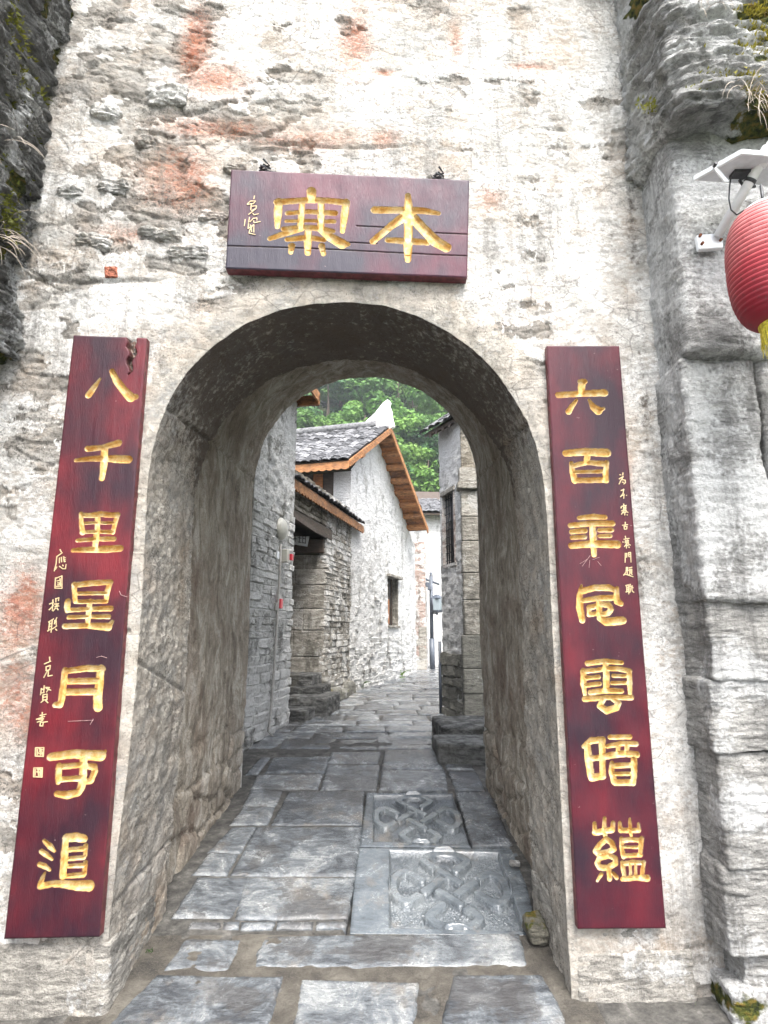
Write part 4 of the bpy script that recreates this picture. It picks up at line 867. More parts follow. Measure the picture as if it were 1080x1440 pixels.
# ================================================================== LANE HOUSES
def wall_grid(name, A, B, zb, zt, m, parent, seed, cell=.035, holes=(), amp=1.0, rub=(.22, .085), gable=None, zb_fn=None, limeh=.5):
    """displaced rubble wall from A to B (XY), facing right of A->B; holes (u0,u1,z0,z1); gable(u) gives the extra top height"""
    A = np.array(A, float); B = np.array(B, float); L = np.linalg.norm(B - A); d = (B - A) / L; n = np.array((d[1], -d[0]))
    us = sorted(set(np.round(np.linspace(0, L, max(4, int(L / cell))), 4)) | {round(x, 4) for hh in holes for x in hh[:2]})
    zs = sorted(set(np.round(np.linspace(zb, zt, max(4, int((zt - zb) / cell))), 4)) | {round(x, 4) for hh in holes for x in hh[2:]})
    us, zs = np.array(us), np.array(zs); U, Z = np.meshgrid(us, zs, indexing='ij')
    if gable is not None:
        ng = 30; g = np.array([gable(u) for u in us]); Z = np.concatenate([Z, zt + np.maximum(0.004, g)[:, None] * (np.arange(1, ng + 1) / ng)[None, :]], 1); U = np.repeat(us[:, None], Z.shape[1], 1)
    P = np.stack([A[0] + d[0] * U, A[1] + d[1] * U, Z], -1).reshape(-1, 3); u_, z2 = U.ravel(), Z.ravel()
    pn = np.stack([u_, np.full_like(u_, seed * 1.7), z2], 1); wob = (fbm(pn, 3, 3, seed) - .5) * .15
    f1, f2, cid = worley(u_ / rub[0] + wob * 2, (z2 + wob) / rub[1], seed + 1)
    h = ((cid - .5) * .03 - sstep(.16, 0, f2 - f1) * .026) * (1 - limeh) + (fbm(pn, (10, 1, 16), 5, seed + 2, .6) - .5) * .05
    P[:, :2] += n * (h * amp)[:, None]
    nu, nv = U.shape; F = gridF(nu, nv); cu = u_[F].mean(axis=1); cz = z2[F].mean(axis=1); keep = np.ones(len(F), bool)
    for u0, u1, z0, z1 in holes: keep &= ~((cu > u0) & (cu < u1) & (cz > z0) & (cz < z1))
    return link(name, np_mesh(name, P, F[keep], True), m, parent)
# prototype stones for coursed facing, shared meshes
PROTO = {}
def stone_protos(m):
    if m.name in PROTO: return PROTO[m.name]
    L = []
    for k_ in range(7):
        bm = bmesh.new(); bmesh.ops.create_cube(bm, size=1.0); bmesh.ops.bevel(bm, geom=bm.edges[:], offset=.13, segments=1, affect='EDGES')
        for v in bm.verts: v.co += Vector((random.uniform(-.07, .07), random.uniform(-.12, .12), random.uniform(-.10, .10)))
        me = bpy.data.meshes.new('stone'); bm.to_mesh(me); bm.free(); me.materials.append(m); L.append(me)
    PROTO[m.name] = L; return L
def coursed(parent, A, B, z0, z1, m, hc=(.07, .13), lc_=(.14, .38), proud=.03, limit=290, seed=1, skip=None, zfloor=None):
    rd = random.Random(seed); A = np.array(A, float); B = np.array(B, float); L = np.linalg.norm(B - A); d = (B - A) / L; n = np.array((d[1], -d[0])); ang = math.atan2(d[1], d[0]); pr_ = stone_protos(m); z = z0; cnt = 0
    while z < z1 and cnt < limit:
        h_ = rd.uniform(*hc); u = -rd.uniform(0, .1)
        while u < L - .03 and cnt < limit:
            l_ = rd.uniform(*lc_); uu0, uu1 = max(0, u), min(L, u + l_); u += l_
            if uu1 - uu0 < .05: continue
            c = A + d * (uu0 + uu1) / 2
            if skip and skip((uu0 + uu1) / 2, z + h_ / 2): continue
            if zfloor and z + h_ < zf(c[1]) - .02: continue
            o = bpy.data.objects.new('stone', rd.choice(pr_)); C.objects.link(o); dep = .12; off = proud * rd.uniform(.4, 1.25)
            o.parent = parent; o.matrix_parent_inverse = Matrix.Translation(-Vector(parent.location))
            o.location = (c[0] + n[0] * (off - dep / 2), c[1] + n[1] * (off - dep / 2), z + h_ / 2); o.rotation_euler = (rd.choice((0, math.pi)) + rd.uniform(-.04, .04), rd.uniform(-.035, .035), ang)
            o.scale = ((uu1 - uu0) - .006, dep, h_ - .004); cnt += 1
        z += h_
# ---- house A: grey coursed wall just behind the gate, left
A0, A1 = np.array((-1.50, 5.36)), np.array((-1.17, 7.70)); A2 = np.array((-2.6, 7.95))
ha = thing('stone_house', 'grey coursed stone house wall carrying the alarm bell and conduit', 'house', (-1.6, 6.5, zf(6.5)))
wall_grid('wall', A0, A1, zf(5.4) - .1, 4.75, M_STA, ha, 61, .03, amp=1.2, limeh=.35)
wall_grid('wall', A1, A2, zf(7.7) - .1, 4.75, M_STA, ha, 62, .05)
coursed(ha, A0 + (A1 - A0) * .12, A1, zf(6.2) - .1, 3.0, M_STA, (.06, .115), (.16, .42), .024, 290, 3, zfloor=True)
ea = onY(441, 556, 7.75)
nA = np.array(((A1 - A0)[1], -(A1 - A0)[0])) / np.linalg.norm(A1 - A0)
def eave(parent, E0, E1, inward, rise, width, thick, zt, m, nm='roof'):
    E0, E1, iv = np.array(E0, float), np.array(E1, float), np.array(inward, float); q = [E0, E1, E1 + iv * width, E0 + iv * width]; zz_ = [zt, zt, zt + rise * width, zt + rise * width]
    P = [(p[0], p[1], z - thick) for p, z in zip(q, zz_)] + [(p[0], p[1], z) for p, z in zip(q, zz_)]
    return link(nm, box_mesh(nm, P), m, parent)
ro = eave(ha, A0 + nA * .28 + (0, 0), A1 + nA * .28 + (A1 - A0) * .02, -nA, .5, 1.6, .05, ea[2] + .03, M_DWOOD)
tips = A1 + nA * .30 + (A1 - A0) * .022
obox('fascia_board', A0 + nA * .30, tips, .025, ea[2] - .13, ea[2] + .01, M_WOODB, ha); obox('rafter_end', tips + (A0 - A1) * .03, tips + (A0 - A1) * .005, .4, ea[2] - .17, ea[2] - .04, M_WOOD, ha)
# alarm devices
pa = lambda px, py: (lambda s_: np.array((A0[0] + (A1 - A0)[0] * s_, A0[1] + (A1 - A0)[1] * s_)))( (lambda u: ((u * A0[1] - A0[0]) / ((A1 - A0)[0] - u * (A1 - A0)[1])))((px - 540) / FPX / ray(px, py)[1]) )
def onA(px, py, off=.05): q = pa(px, py); z = CH + ray(px, py)[2] / ray(px, py)[1] * q[1]; return np.array((q[0] + nA[0] * off, q[1] + nA[1] * off, z))
c = onA(391, 744, .03); dA = np.append((A1 - A0) / np.linalg.norm(A1 - A0), 0); n3 = np.append(nA, 0); upz = np.array((0, 0, 1))
V = []; F = []; nr_, nsg = 9, 24
for i in range(nr_):
    q = i / (nr_ - 1) * math.pi / 2
    for k_ in range(nsg):
        t_ = 2 * math.pi * k_ / nsg; rr_ = .135 * math.cos(q); V.append(c + dA * rr_ * math.cos(t_) + upz * rr_ * math.sin(t_) * 1.0 + n3 * (.085 * math.sin(q)))
for i in range(nr_ - 1):
    for k_ in range(nsg): F.append((i * nsg + k_, i * nsg + (k_ + 1) % nsg, (i + 1) * nsg + (k_ + 1) % nsg, (i + 1) * nsg + k_))
tag(link('alarm_bell', np_mesh('alarm_bell', V, F, True), M_PLW), 'cream domed alarm bell high on the grey coursed wall', 'alarm bell')
def boxA(nm, px, py, w_, h_, t_, m, parent=None, off=.03):
    c = onA(px, py, off); P = []
    for zz_ in (-h_ / 2, h_ / 2):
        for a_, b_ in ((-w_ / 2, 0), (w_ / 2, 0), (w_ / 2, t_), (-w_ / 2, t_)): P.append(tuple(c + dA * a_ + n3 * b_ + upz * zz_))
    return link(nm, box_mesh(nm, P, bevel=.006), m, parent)
al = thing('alarm_box', 'cream alarm box with a red light under the domed bell', 'alarm box', tuple(onA(391, 790)))
boxA('case', 392, 782, .10, .15, .09, M_PLW, al); boxA('red_light', 394.5, 784, .06, .075, .035, M_REDP, al, .118); boxA('back_plate', 386, 781, .07, .09, .02, M_PLG, al)
cpnt = thing('call_point', 'small red alarm call point on the grey coursed wall', 'call point', tuple(onA(387, 858)))
boxA('case', 387, 849, .085, .11, .05, M_REDP, cpnt); boxA('bracket', 382.5, 853, .06, .09, .03, M_PIPE, cpnt)
tag(tube('conduit', [onA(389, 765), onA(388, 800), onA(385, 850), onA(380, 930), onA(374, 1010), onA(371, 1028), onA(373, 1036, .09)], .014, M_PIPE, None, 8), 'thin grey conduit pipe running down the coursed wall from the alarm', 'pipe')

# ---- house B: brown wall with recessed doorway and carved fascia
B0, B1 = np.array((-.93, 9.55)), np.array((-.62, 10.97)); dB = (B0 - A1) / np.linalg.norm(B0 - A1); nB = np.array((dB[1], -dB[0]))
hb = thing('stone_house', 'brown rubble house with a recessed stone doorway under a scalloped fascia', 'house', (-1.2, 9.3, zf(9.3)))
ZL = CH + 1.50; ZE = CH + 2.0
A1p = A1 + (-.16, .06); dP = (B0 - A1p) / np.linalg.norm(B0 - A1p)
wall_grid('wall', A1p, B0, ZL + .16, ZE + .25, M_BROWN, hb, 71, .04, limeh=.1); wall_grid('wall', B0, B1, zf(9.5) - .1, ZE + .25, M_BEIGE, hb, 72, .04, limeh=.1)
coursed(hb, A1p, B0, ZL + .17, ZE + .1, M_BROWN, (.06, .11), (.12, .3), .03, 60, 8); coursed(hb, B0, B1, zf(10), ZE + .1, M_BEIGE, (.07, .12), (.13, .34), .03, 220, 9)
obox('lintel', A1p + dP * .02, B0 + dP * .25, .30, ZL - .02, ZL + .155, M_DWOOD, hb, .01).location = (nB[0] * .03, nB[1] * .03, 0)
# far reveal, dressed blocks
perp = -nB; zt_ = zf(9.5) + .52
z_ = zf(9.5) - .05; k_ = 0; rd = random.Random(5)
while z_ < ZL - .27:
    h_ = min(rd.uniform(.22, .42), ZL - .27 - z_); sp_x = [0, (.34, .62, .5)[k_ % 3], 1.1]
    for a_, b_ in zip(sp_x[:-1], sp_x[1:]):
        Q0 = B0 + perp * (a_ + .004) + dB * rd.uniform(0, .012); Q1 = B0 + perp * (b_ - .004) + dB * rd.uniform(0, .01); obox('jamb_block', Q1, Q0, .3, z_, z_ + h_ - .012, M_ASH, hb, .012)
    z_ += h_; k_ += 1
obox('lintel', B0 + perp * 1.1 - dB * .05, B0 - dB * .05 + perp * .02, .3, ZL - .26, ZL - .03, M_DWOOD, hb, .012)
obox('reveal_core', B0 + perp * 1.1 + dB * .02, B0 + dB * .02 + perp * .03, .2, zf(9.5) - .05, ZL - .28, M_ASH, hb)
obox('doorway_back', A1 + perp * 1.08, B0 + perp * 1.08, .1, zf(9), ZL, M_DWOOD, hb)
for k_ in range(2): obox('door_leaf', A1 + perp * 1.06 + dB * (.15 + .8 * k_), A1 + perp * 1.06 + dB * (.93 + .8 * k_), -.04, zf(9) + .5, ZL - .05, M_WOOD, hb)
obox('soffit', A1 + perp * 1.1 + dB * .05, B0 + perp * 1.1, -.0 + -1.08, ZL - .02, ZL + .05, M_DWOOD, hb)
E0 = np.array(onY(410, 668, 7.72)[:2]); E1 = np.array(onY(510, 739, 11.4)[:2]); dE = (E1 - E0) / np.linalg.norm(E1 - E0); nE = np.array((dE[1], -dE[0]))
def scallop_board(nm, P0, P1, drop, m, parent, thick=.025, pitch=.12, face=None):
    P0, P1 = np.array(P0, float), np.array(P1, float); L = np.linalg.norm(P1 - P0); d = (P1 - P0) / L; V = []; F = []; n_ = int(L / pitch) * 6
    fn = np.array(face, float) * thick
    for i in range(n_ + 1):
        t_ = i / n_; b_ = P0 + d * L * t_; lo = b_ - np.array((0, 0, drop + .025 * abs(math.sin(math.pi * t_ * n_ / 6)))); V += [b_, lo, b_ + fn, lo + fn]
        if i: k_ = 4 * i; F += [(k_ - 4, k_, k_ + 1, k_ - 3), (k_ - 2, k_ - 1, k_ + 3, k_ + 2), (k_ - 3, k_ + 1, k_ + 3, k_ - 1), (k_ - 4, k_ - 2, k_ + 2, k_)]
    F += [(0, 1, 3, 2), (4 * n_, 4 * n_ + 2, 4 * n_ + 3, 4 * n_ + 1)]
    return link(nm, np_mesh(nm, V, F, False), m, parent)
scallop_board('fascia_board', (*E0, ZE), (*E1, ZE), .12, M_WOODB, hb, face=(*nE, 0))
eave(hb, E0, E1, -nE, .52, 1.5, .05, ZE + .02, M_DWOOD, 'roof_deck')
# roof tiles, shared mesh
def tile_mesh():
    bm = bmesh.new(); n_ = 5; V0 = []
    for zoff in (0, -.014):
        for y_ in (0, 1):
            for i in range(n_): t_ = i / (n_ - 1) - .5; V0.append(bm.verts.new((t_ * .20, y_ * .20, zoff + .030 * (1 - (2 * t_) ** 2) + (.016 if y_ == 0 else 0))))
    g = lambda l, y, i: V0[l * 2 * n_ + y * n_ + i]
    for i in range(n_ - 1):
        bm.faces.new((g(0, 0, i), g(0, 0, i + 1), g(0, 1, i + 1), g(0, 1, i))); bm.faces.new((g(1, 0, i + 1), g(1, 0, i), g(1, 1, i), g(1, 1, i + 1)))
        bm.faces.new((g(1, 0, i), g(1, 0, i + 1), g(0, 0, i + 1), g(0, 0, i)))
    for i in (0, n_ - 1): bm.faces.new((g(0, 0, i), g(0, 1, i), g(1, 1, i), g(1, 0, i)))
    me = bpy.data.meshes.new('roof_tile'); bm.to_mesh(me); bm.free(); me.materials.append(M_TILE); return me
TILE = tile_mesh()
def tile_roof(parent, corner, along, up, La, Lu, limit, seed, lift=.03, exposure=.10, wide=.185, first='up'):
    """corner = eave corner; along = eave direction, up = up the slope; single tiles first, the rest joined"""
    rd = random.Random(seed); a_ = Vector(along).normalized(); u_ = Vector(up).normalized(); n_ = a_.cross(u_).normalized()
    if n_.z < 0: n_ = -n_
    rows, cols = int(Lu / exposure), int(La / wide); cells = [(r_, c_) for r_ in range(rows) for c_ in range(cols)]
    if first == 'along': cells.sort(key=lambda t_: (t_[1], t_[0]))
    base = Vector(corner); restV = []; restF = []; tv = [v.co.copy() for v in TILE.vertices]; tf = [tuple(p.vertices) for p in TILE.polygons]
    for k_, (r_, c_) in enumerate(cells):
        X_ = a_; Y_ = (u_ + n_ * .03).normalized(); Z_ = X_.cross(Y_)
        if Z_.dot(n_) < 0: X_ = -X_; Z_ = X_.cross(Y_)
        mat_ = Matrix((X_, Y_, Z_)).transposed().to_4x4() @ Matrix.Rotation(rd.uniform(-.10, .10), 4, 'Z') @ Matrix.Rotation(rd.uniform(-.05, .05), 4, 'X')
        mat_.translation = base + a_ * (c_ + .5 + rd.uniform(-.10, .10)) * wide + u_ * (r_ * exposure + rd.uniform(-.02, .02) - .05) + n_ * (lift + .012 + rd.uniform(-.004, .010))
        if k_ < limit:
            o = bpy.data.objects.new('roof_tile', TILE); C.objects.link(o); o.parent = parent; o.matrix_parent_inverse = Matrix.Translation(-Vector(parent.location)); o.matrix_basis = mat_
        else:
            b_ = len(restV); restV += [tuple(mat_ @ v) for v in tv]; restF += [tuple(b_ + i for i in f) for f in tf]
    if restV:
        me = bpy.data.meshes.new('roof_tiles'); me.from_pydata(restV, [], restF); o = link('roof_tiles', me, M_TILE, parent); o['kind'] = 'stuff'
upB = np.array((-nE[0], -nE[1], .52)); tile_roof(hb, (*E0, ZE + .02), (*dE, 0), upB, np.linalg.norm(E1 - E0), 1.5, 60, 4, lift=.02)
# sign over the doorway
sg = thing('door_sign', 'small pale sign board with dark characters fixed under the doorway lintel', 'sign', tuple(onY(424, 768, 9.35)))
q = [onY(404, 744, 9.36), onY(435.5, 751, 9.34), onY(432, 768.5, 9.34), onY(404, 764, 9.36)]; prism('board', q, (0, .02, 0), M_PLG, sg)
M_INK = plain('ink', (.05, .05, .055), .7, .3, .1); V = []; F = []
for st in ("415,749 415,762;412,752 418,753;412,757 418,758", "419,750 424,751;421.5,750 421,763;419,756 424,757;419,762 424,763", "425.5,752 430,753;426,752 425.5,764;430,753 429.5,764.5;426,757 430,758;425.5,763 430,764"):
    for ln_ in st.split(';'):
        (xa, ya), (xb, yb) = [tuple(map(float, p_.split(','))) for p_ in ln_.split()]; Pa, Pb = onY(xa, ya, 9.335), onY(xb, yb, 9.335); d_ = (Pb - Pa) / np.linalg.norm(Pb - Pa); nn_ = np.array((-d_[2], 0, d_[0])) * .005; b_ = len(V); V += [Pa - nn_, Pb - nn_, Pb + nn_, Pa + nn_]; F.append((b_, b_ + 1, b_ + 2, b_ + 3))
link('characters', np_mesh('characters', V, F, False), M_INK, sg)
# door steps
ds = thing('door_steps', 'four worn stone steps climbing to the recessed doorway', 'steps', (-1.1, 8.6, zf(8.4)))
def step(parent, cx, cy, hx, hy, z0, z1, seed, rz=0.0, m=None, nm='step'):
    return rock(nm, (cx, cy, (z0 + z1) / 2), (hx, hy, (z1 - z0) / 2), seed, m or M_STEP, parent, nsub=22, rnd_=.22, amp=.012, strata=.4, rotz=rz, mscale=6)
rzB = math.atan2(dB[1], dB[0]) - math.pi / 2
step(ds, -1.12, 8.05, .19, .24, zf(8) - .05, CH - .94, 1, rzB); step(ds, -.98, 8.72, .30, .42, zf(8.5) - .05, CH - .83, 2, rzB); step(ds, -1.13, 9.05, .30, .36, CH - .87, CH - .735, 3, rzB); step(ds, -1.30, 9.20, .32, .33, CH - .76, CH - .585, 4, rzB)
# low mossy rubble plinth along B and C
M_MRUB = rock_mat('mossy_plinth_stone', (.20, .195, .17), -.25, 1)
for i in range(15):
    t_ = i / 14; y_ = 9.0 + 6.4 * t_; c_ = np.array((XL(y_) + .02 - .04 * t_, y_)); hz = random.uniform(.06, .13) * (1.25 - .5 * t_)
    rock('plinth_stone', (c_[0] + random.uniform(-.03, .03), c_[1], zf(y_) + hz * .6), (.12, random.uniform(.18, .28), hz), 700 + i, M_MRUB, hb if y_ < 10.97 else None, nsub=12, rnd_=.6, amp=.03, rotz=-.25, moss=lambda W: np.full(len(W), .28)) if y_ < 10.97 else None

# ---- house C: limewashed gable house
C0 = B1; C1 = np.array((.81, 15.7)); dC = (C1 - C0) / np.linalg.norm(C1 - C0); nC = np.array((dC[1], -dC[0])); LC = np.linalg.norm(C1 - C0); mC = -nC
hc_ = thing('gable_house', 'limewashed gable house with grey tiled roof and orange timber eaves', 'house', (.1, 13.3, zf(13)))
vL = onY(491, 646, 10.55); vA = onY(549, 601, 12.25); vR = onY(601, 743, 15.0)      # verge: near eave, apex, far eave
uof = lambda p: float((np.array(p[:2]) - C0) @ dC)
uA, uR = uof(onY(527, 640, 12.4)), uof(vR) ; zA = vA[2] - .10; z0_ = vL[2] - .12; z1_ = vR[2] - .04
gz = lambda u: float(np.interp(u, [0, uA, uR, LC], [z0_ + .04, zA, z1_, z1_ - (zA - z1_) / (uR - uA) * (LC - uR)]))
zlow = gz(LC) - .02
def onC(px, py):
    u_ = (px - 540) / FPX / ray(px, py)[1]; s_ = (u_ * C0[1] - C0[0]) / (dC[0] - u_ * dC[1]); Y_ = C0[1] + dC[1] * s_; return s_, CH + ray(px, py)[2] / ray(px, py)[1] * Y_
s0, zw1 = onC(545.5, 811); s1, zw0 = onC(560, 880)
wall_grid('wall', C0, C1, zf(11) - .15, zlow, M_WHITE, hc_, 81, .045, holes=[(s0, s1, zw0, zw1)], gable=lambda u: gz(u) - zlow, limeh=.55, amp=1.1)
rdc = random.Random(77)
coursed(hc_, C0, C1, zf(11) - .06, zf(11) + 1.75, M_STA, (.07, .12), (.14, .40), .012, 285, 12, skip=lambda u, z: rdc.random() < max(0, (z - zf(11) - .25) / 1.5) ** .7 or (s0 - .3 < u < s1 + .3 and z > zw0 - .2))
cu = lambda u, off=0: C0 + dC * u + nC * off
for nm, u0_, u1_, z0q, z1q, off in (('window_sill', s0 - .04, s1 + .04, zw0 - .05, zw0, .04), ('window_lintel', s0 - .12, s1 + .14, zw1, zw1 + .06, .09)): obox(nm, cu(u0_, off), cu(u1_, off), .34, z0q, z1q, M_ASH, hc_, .008)
wd = obox('window', cu(s0, -.13), cu(s1, -.13), .04, zw0, zw1, M_IRON, hc_)
for u0_, u1_ in ((s0, s0 + .012), (s1 - .012, s1)): obox('window_reveal', cu(u0_, .0), cu(u1_, .0), .24, zw0, zw1, M_ASH, hc_)
obox('shutter', cu(s0 + .02, -.06), cu(s0 + (s1 - s0) * .38, -.06), .03, zw0 + .03, zw0 + (zw1 - zw0) * .55, M_WOOD, wd)
for k_ in range(3): obox('mullion', cu(s0 + (s1 - s0) * (.25 + .25 * k_), -.09), cu(s0 + (s1 - s0) * (.25 + .25 * k_) + .03, -.09), .03, zw0, zw1, M_DWOOD, wd)
# side wall of C above house B: old timber
obox('timber_wall', C0 + mC * 3.0 + dC * .02, C0 + dC * .02 + mC * .35, .08, 2.8, z0_ + .02, M_DWOOD, hc_); obox('corner_pier', C0 + mC * .35 + dC * .01, C0 + dC * .01, .3, zf(11), z0_ + .02, M_WHITE, hc_)
for k_ in range(4): obox('plank', C0 + mC * (.75 + .22 * k_), C0 + mC * (.56 + .22 * k_), .02, 3.2, z0_, M_WOOD if k_ < 1 else M_DWOOD, hc_).location = (-dC[0] * .03, -dC[1] * .03, 0)
# roof slopes: parallel to the ridge, running back from the lane
m3 = np.append(mC, .0)
def slope(vE, vT, nm):
    back = m3 * 5.0; P = [vE, vT, vT + back, vE + back]; nn_ = np.cross(vT - vE, back); nn_ /= np.linalg.norm(nn_); nn_ = nn_ if nn_[2] > 0 else -nn_
    return prism(nm, P, tuple(-nn_ * .04), M_DWOOD, hc_), nn_
_, nL = slope(vL, vA, 'roof_deck'); _, nR = slope(vR, vA, 'roof_deck')
tile_roof(hc_, tuple(vL), tuple(m3), tuple(vA - vL), 4.0, np.linalg.norm(vA - vL) + .05, 290, 6, lift=.02, exposure=.115, first='along')
tile_roof(hc_, tuple(vR), tuple(m3), tuple(vA - vR), 1.2, np.linalg.norm(vA - vR), 0, 7, lift=.02, exposure=.14)
# fascia, barge boards
scallop_board('fascia_board', vL + m3 * 3.2 - np.array((0, 0, .03)), vL - np.array((0, 0, .03)), .13, M_WOODB, hc_, face=(-dC[0], -dC[1], 0), pitch=.14)
def bar(nm, P, Q, w_, h_, m, parent, sidev):
    P, Q = np.array(P, float), np.array(Q, float); sv = np.array(sidev, float) * w_; dn = np.array((0, 0, -h_)); 
    return link(nm, box_mesh(nm, [P + dn, Q + dn, Q + dn + sv, P + dn + sv, P, Q, Q + sv, P + sv]), m, parent)
n3c = np.append(nC, 0)
bar('barge_board', vL, vA, .03, .13, M_WOODB, hc_, n3c); bar('barge_board', vA, vR, .03, .13, M_WOODB, hc_, n3c)
# soffit boarding and purlin ends under the right verge
inn = lambda t_: vA + (vR - vA) * t_
for k_ in range(14):
    a_, b_ = inn(k_ / 14 + .004), inn((k_ + 1) / 14 - .004); dz = np.array((0, 0, -.06)); P = [a_ + dz, b_ + dz, b_ + dz + m3 * .75, a_ + dz + m3 * .75]
    prism('soffit_board', P, (0, 0, .015), M_WOOD, hc_)
for k_ in range(8):
    a_ = inn(.06 + .125 * k_) - np.array((0, 0, .07)); bar('purlin', a_ - (vR - vA) / 70, a_ + (vR - vA) / 70, .8, .07, M_WOODB, hc_, m3)
bar('purlin', vL + (vA - vL) * .3 - np.array((0, 0, .1)), vL + (vA - vL) * .36 - np.array((0, 0, .1)), .7, .09, M_WOODB, hc_, m3)
# ridge with its white upswept end
ridge = [vA + m3 * t_ for t_ in np.linspace(.3, 4.5, 40)]
tube('ridge_cap', [p + np.array((0, 0, .09)) for p in ridge], .10, M_TILE, hc_, 8)
poly = [(470, 620), (492, 609), (512, 597), (528, 582), (540, 567), (546, 563), (550, 566), (548, 571), (551, 578), (552, 588), (555, 600), (549, 604), (520, 608)]
pol3 = []
for px_, py_ in poly:      # the ornament stands in the ridge's own vertical plane
    d_ = ray(px_, py_); den = d_[0] * dC[0] + d_[1] * dC[1]; t_ = (vA[0] * dC[0] + vA[1] * dC[1]) / den; pol3.append(np.array((0, 0, CH)) + d_ * t_ - np.append(dC, 0) * .06)
prism('ridge_end', pol3, tuple(np.append(dC, 0) * .12), M_LIME, hc_, .006)

# ---- house D: right side of the lane
hd = thing('stone_house', 'pale stone house with a barred window and a dressed corner pilaster', 'house', (1.3, 8.3, zf(8.3)))
D0, D1, D2 = np.array((1.75, 7.83)), np.array((1.035, 7.85)), np.array((.815, 8.62)); D3 = np.array((2.1, 12.5))
dD = (D2 - D1) / np.linalg.norm(D2 - D1); nD = np.array((-dD[1], dD[0])); LD = np.linalg.norm(D2 - D1); ZD = 4.5
def onD(px, py):
    u_ = (px - 540) / FPX / ray(px, py)[1]; s_ = (u_ * D1[1] - D1[0]) / (dD[0] - u_ * dD[1]); Y_ = D1[1] + dD[1] * s_; return s_, CH + ray(px, py)[2] / ray(px, py)[1] * Y_
sa, zt1 = onD(638, 690); sb_, zb1 = onD(625, 795); hole = (LD - sb_, LD - sa, zb1, zt1)
wall_grid('wall', D2, D1, zf(8) - .1, ZD, M_WHITE, hd, 91, .025, holes=[hole], limeh=.7); wall_grid('wall', D3, D2, zf(8) - .1, ZD, M_WHITE, hd, 92, .08)
wall_grid('wall', D1 + (.02, .12), D0 + (0, .12), zf(8) - .1, ZD, M_BROWN, hd, 93, .05)
du = lambda u, off: D2 - dD * u + np.array((-dD[1], dD[0])) * off
h0, h1 = hole[0], hole[1]
wn_ = obox('window', du(h0 - .02, -.12), du(h1 + .02, -.12), .03, zb1 - .02, zt1 + .02, M_IRON, hd)
for u0_, u1_, nm in ((h0 - .03, h0, 'window_jamb'), (h1, h1 + .03, 'window_jamb')): obox(nm, du(u0_, .015), du(u1_, .015), .25, zb1, zt1, M_PINK, hd)
obox('window_head', du(h0 - .05, .03), du(h1 + .05, .03), .27, zt1, zt1 + .06, M_ASH, hd); obox('window_sill', du(h0 - .03, .012), du(h1 + .03, .012), .25, zb1 - .04, zb1, M_PINK, hd)
for k_ in range(5): u_ = h0 + (h1 - h0) * (k_ + .5) / 5; q_ = du(u_, -.03); tube('window_bar', [(q_[0], q_[1], zb1), (q_[0], q_[1], zt1)], .008, M_IRON, hd, 6)
for k_ in range(9): z_ = zb1 + (zt1 - zb1) * (k_ + .5) / 9; q0_, q1_ = du(h0, -.03), du(h1, -.03); tube('window_bar', [(*q0_, z_), (*q1_, z_)], .006, M_IRON, hd, 6)
# pilaster of dressed blocks with a moulded capital
z_ = zf(7.8) - .05; rd = random.Random(9); k_ = 0; zcap = CH + 1.86
while z_ < zcap:
    h_ = min(rd.uniform(.3, .5), zcap - z_); wide = .03 if z_ < CH - .42 else 0
    obox('pilaster_block', (1.02 - wide - rd.uniform(0, .006), 7.80 - wide - rd.uniform(0, .01)), (1.75, 7.80 - wide - rd.uniform(0, .01)), .16, z_, z_ + h_ - .004, M_ASH if z_ > CH - .42 else M_MRUB, hd, .012); z_ += h_
obox('capital', (.97, 7.74), (1.75, 7.74), .2, zcap + .004, zcap + .10, M_ASH, hd, .012); obox('capital', (1.0, 7.77), (1.75, 7.77), .18, zcap + .104, zcap + .30, M_ASH, hd, .012); obox('upper_pier', (1.035, 7.82), (1.75, 7.82), .16, zcap + .304, ZD, M_BROWN, hd, .01)
coursed(hd, D2 - dD * .0, D1 + (.02, .0), zf(8) - .02, CH - .40, M_MRUB, (.10, .17), (.18, .32), .05, 60, 21)
rD = eave(hd, np.array((.60, 8.55)), np.array((1.05, 7.5)) + (.0, .2), np.array((.92, .39)), .75, 1.6, .05, CH + 2.88, M_DWOOD, 'roof_deck')
aD = np.array((1.05 - .60, 7.7 - 8.55, 0)); tile_roof(hd, (.60, 8.55, CH + 2.88), tuple(aD), (.92, .39, .75), np.linalg.norm(aD), 1.5, 90, 15, lift=.02)
for k_ in range(6): q_ = np.array((.62, 8.5)) + aD[:2] * (.08 + .17 * k_); bar('rafter', (q_[0], q_[1], CH + 2.86), (q_[0] + .9, q_[1] + .38, CH + 2.86 + .73), .06, .07, M_DWOOD, hd, aD / np.linalg.norm(aD))
q_ = du(.02, .05); tag(tube('drain_pipe', [(q_[0], q_[1], zf(8.6)), (q_[0], q_[1], onY(625, 902, 8.5)[2])], .022, M_POST, None, 10), 'thin dark drain pipe at the corner of the pale house', 'pipe')
st_ = thing('side_steps', 'two dark worn stone steps beside the dressed pilaster', 'steps', (.85, 6.4, zf(6.2)))
step(st_, .93, 6.15, .44, .27, zf(6.0) - .08, CH - 1.0, 11, 0.03); step(st_, 1.02, 6.82, .46, .42, zf(6.8) - .1, CH - .925, 12, 0.05)

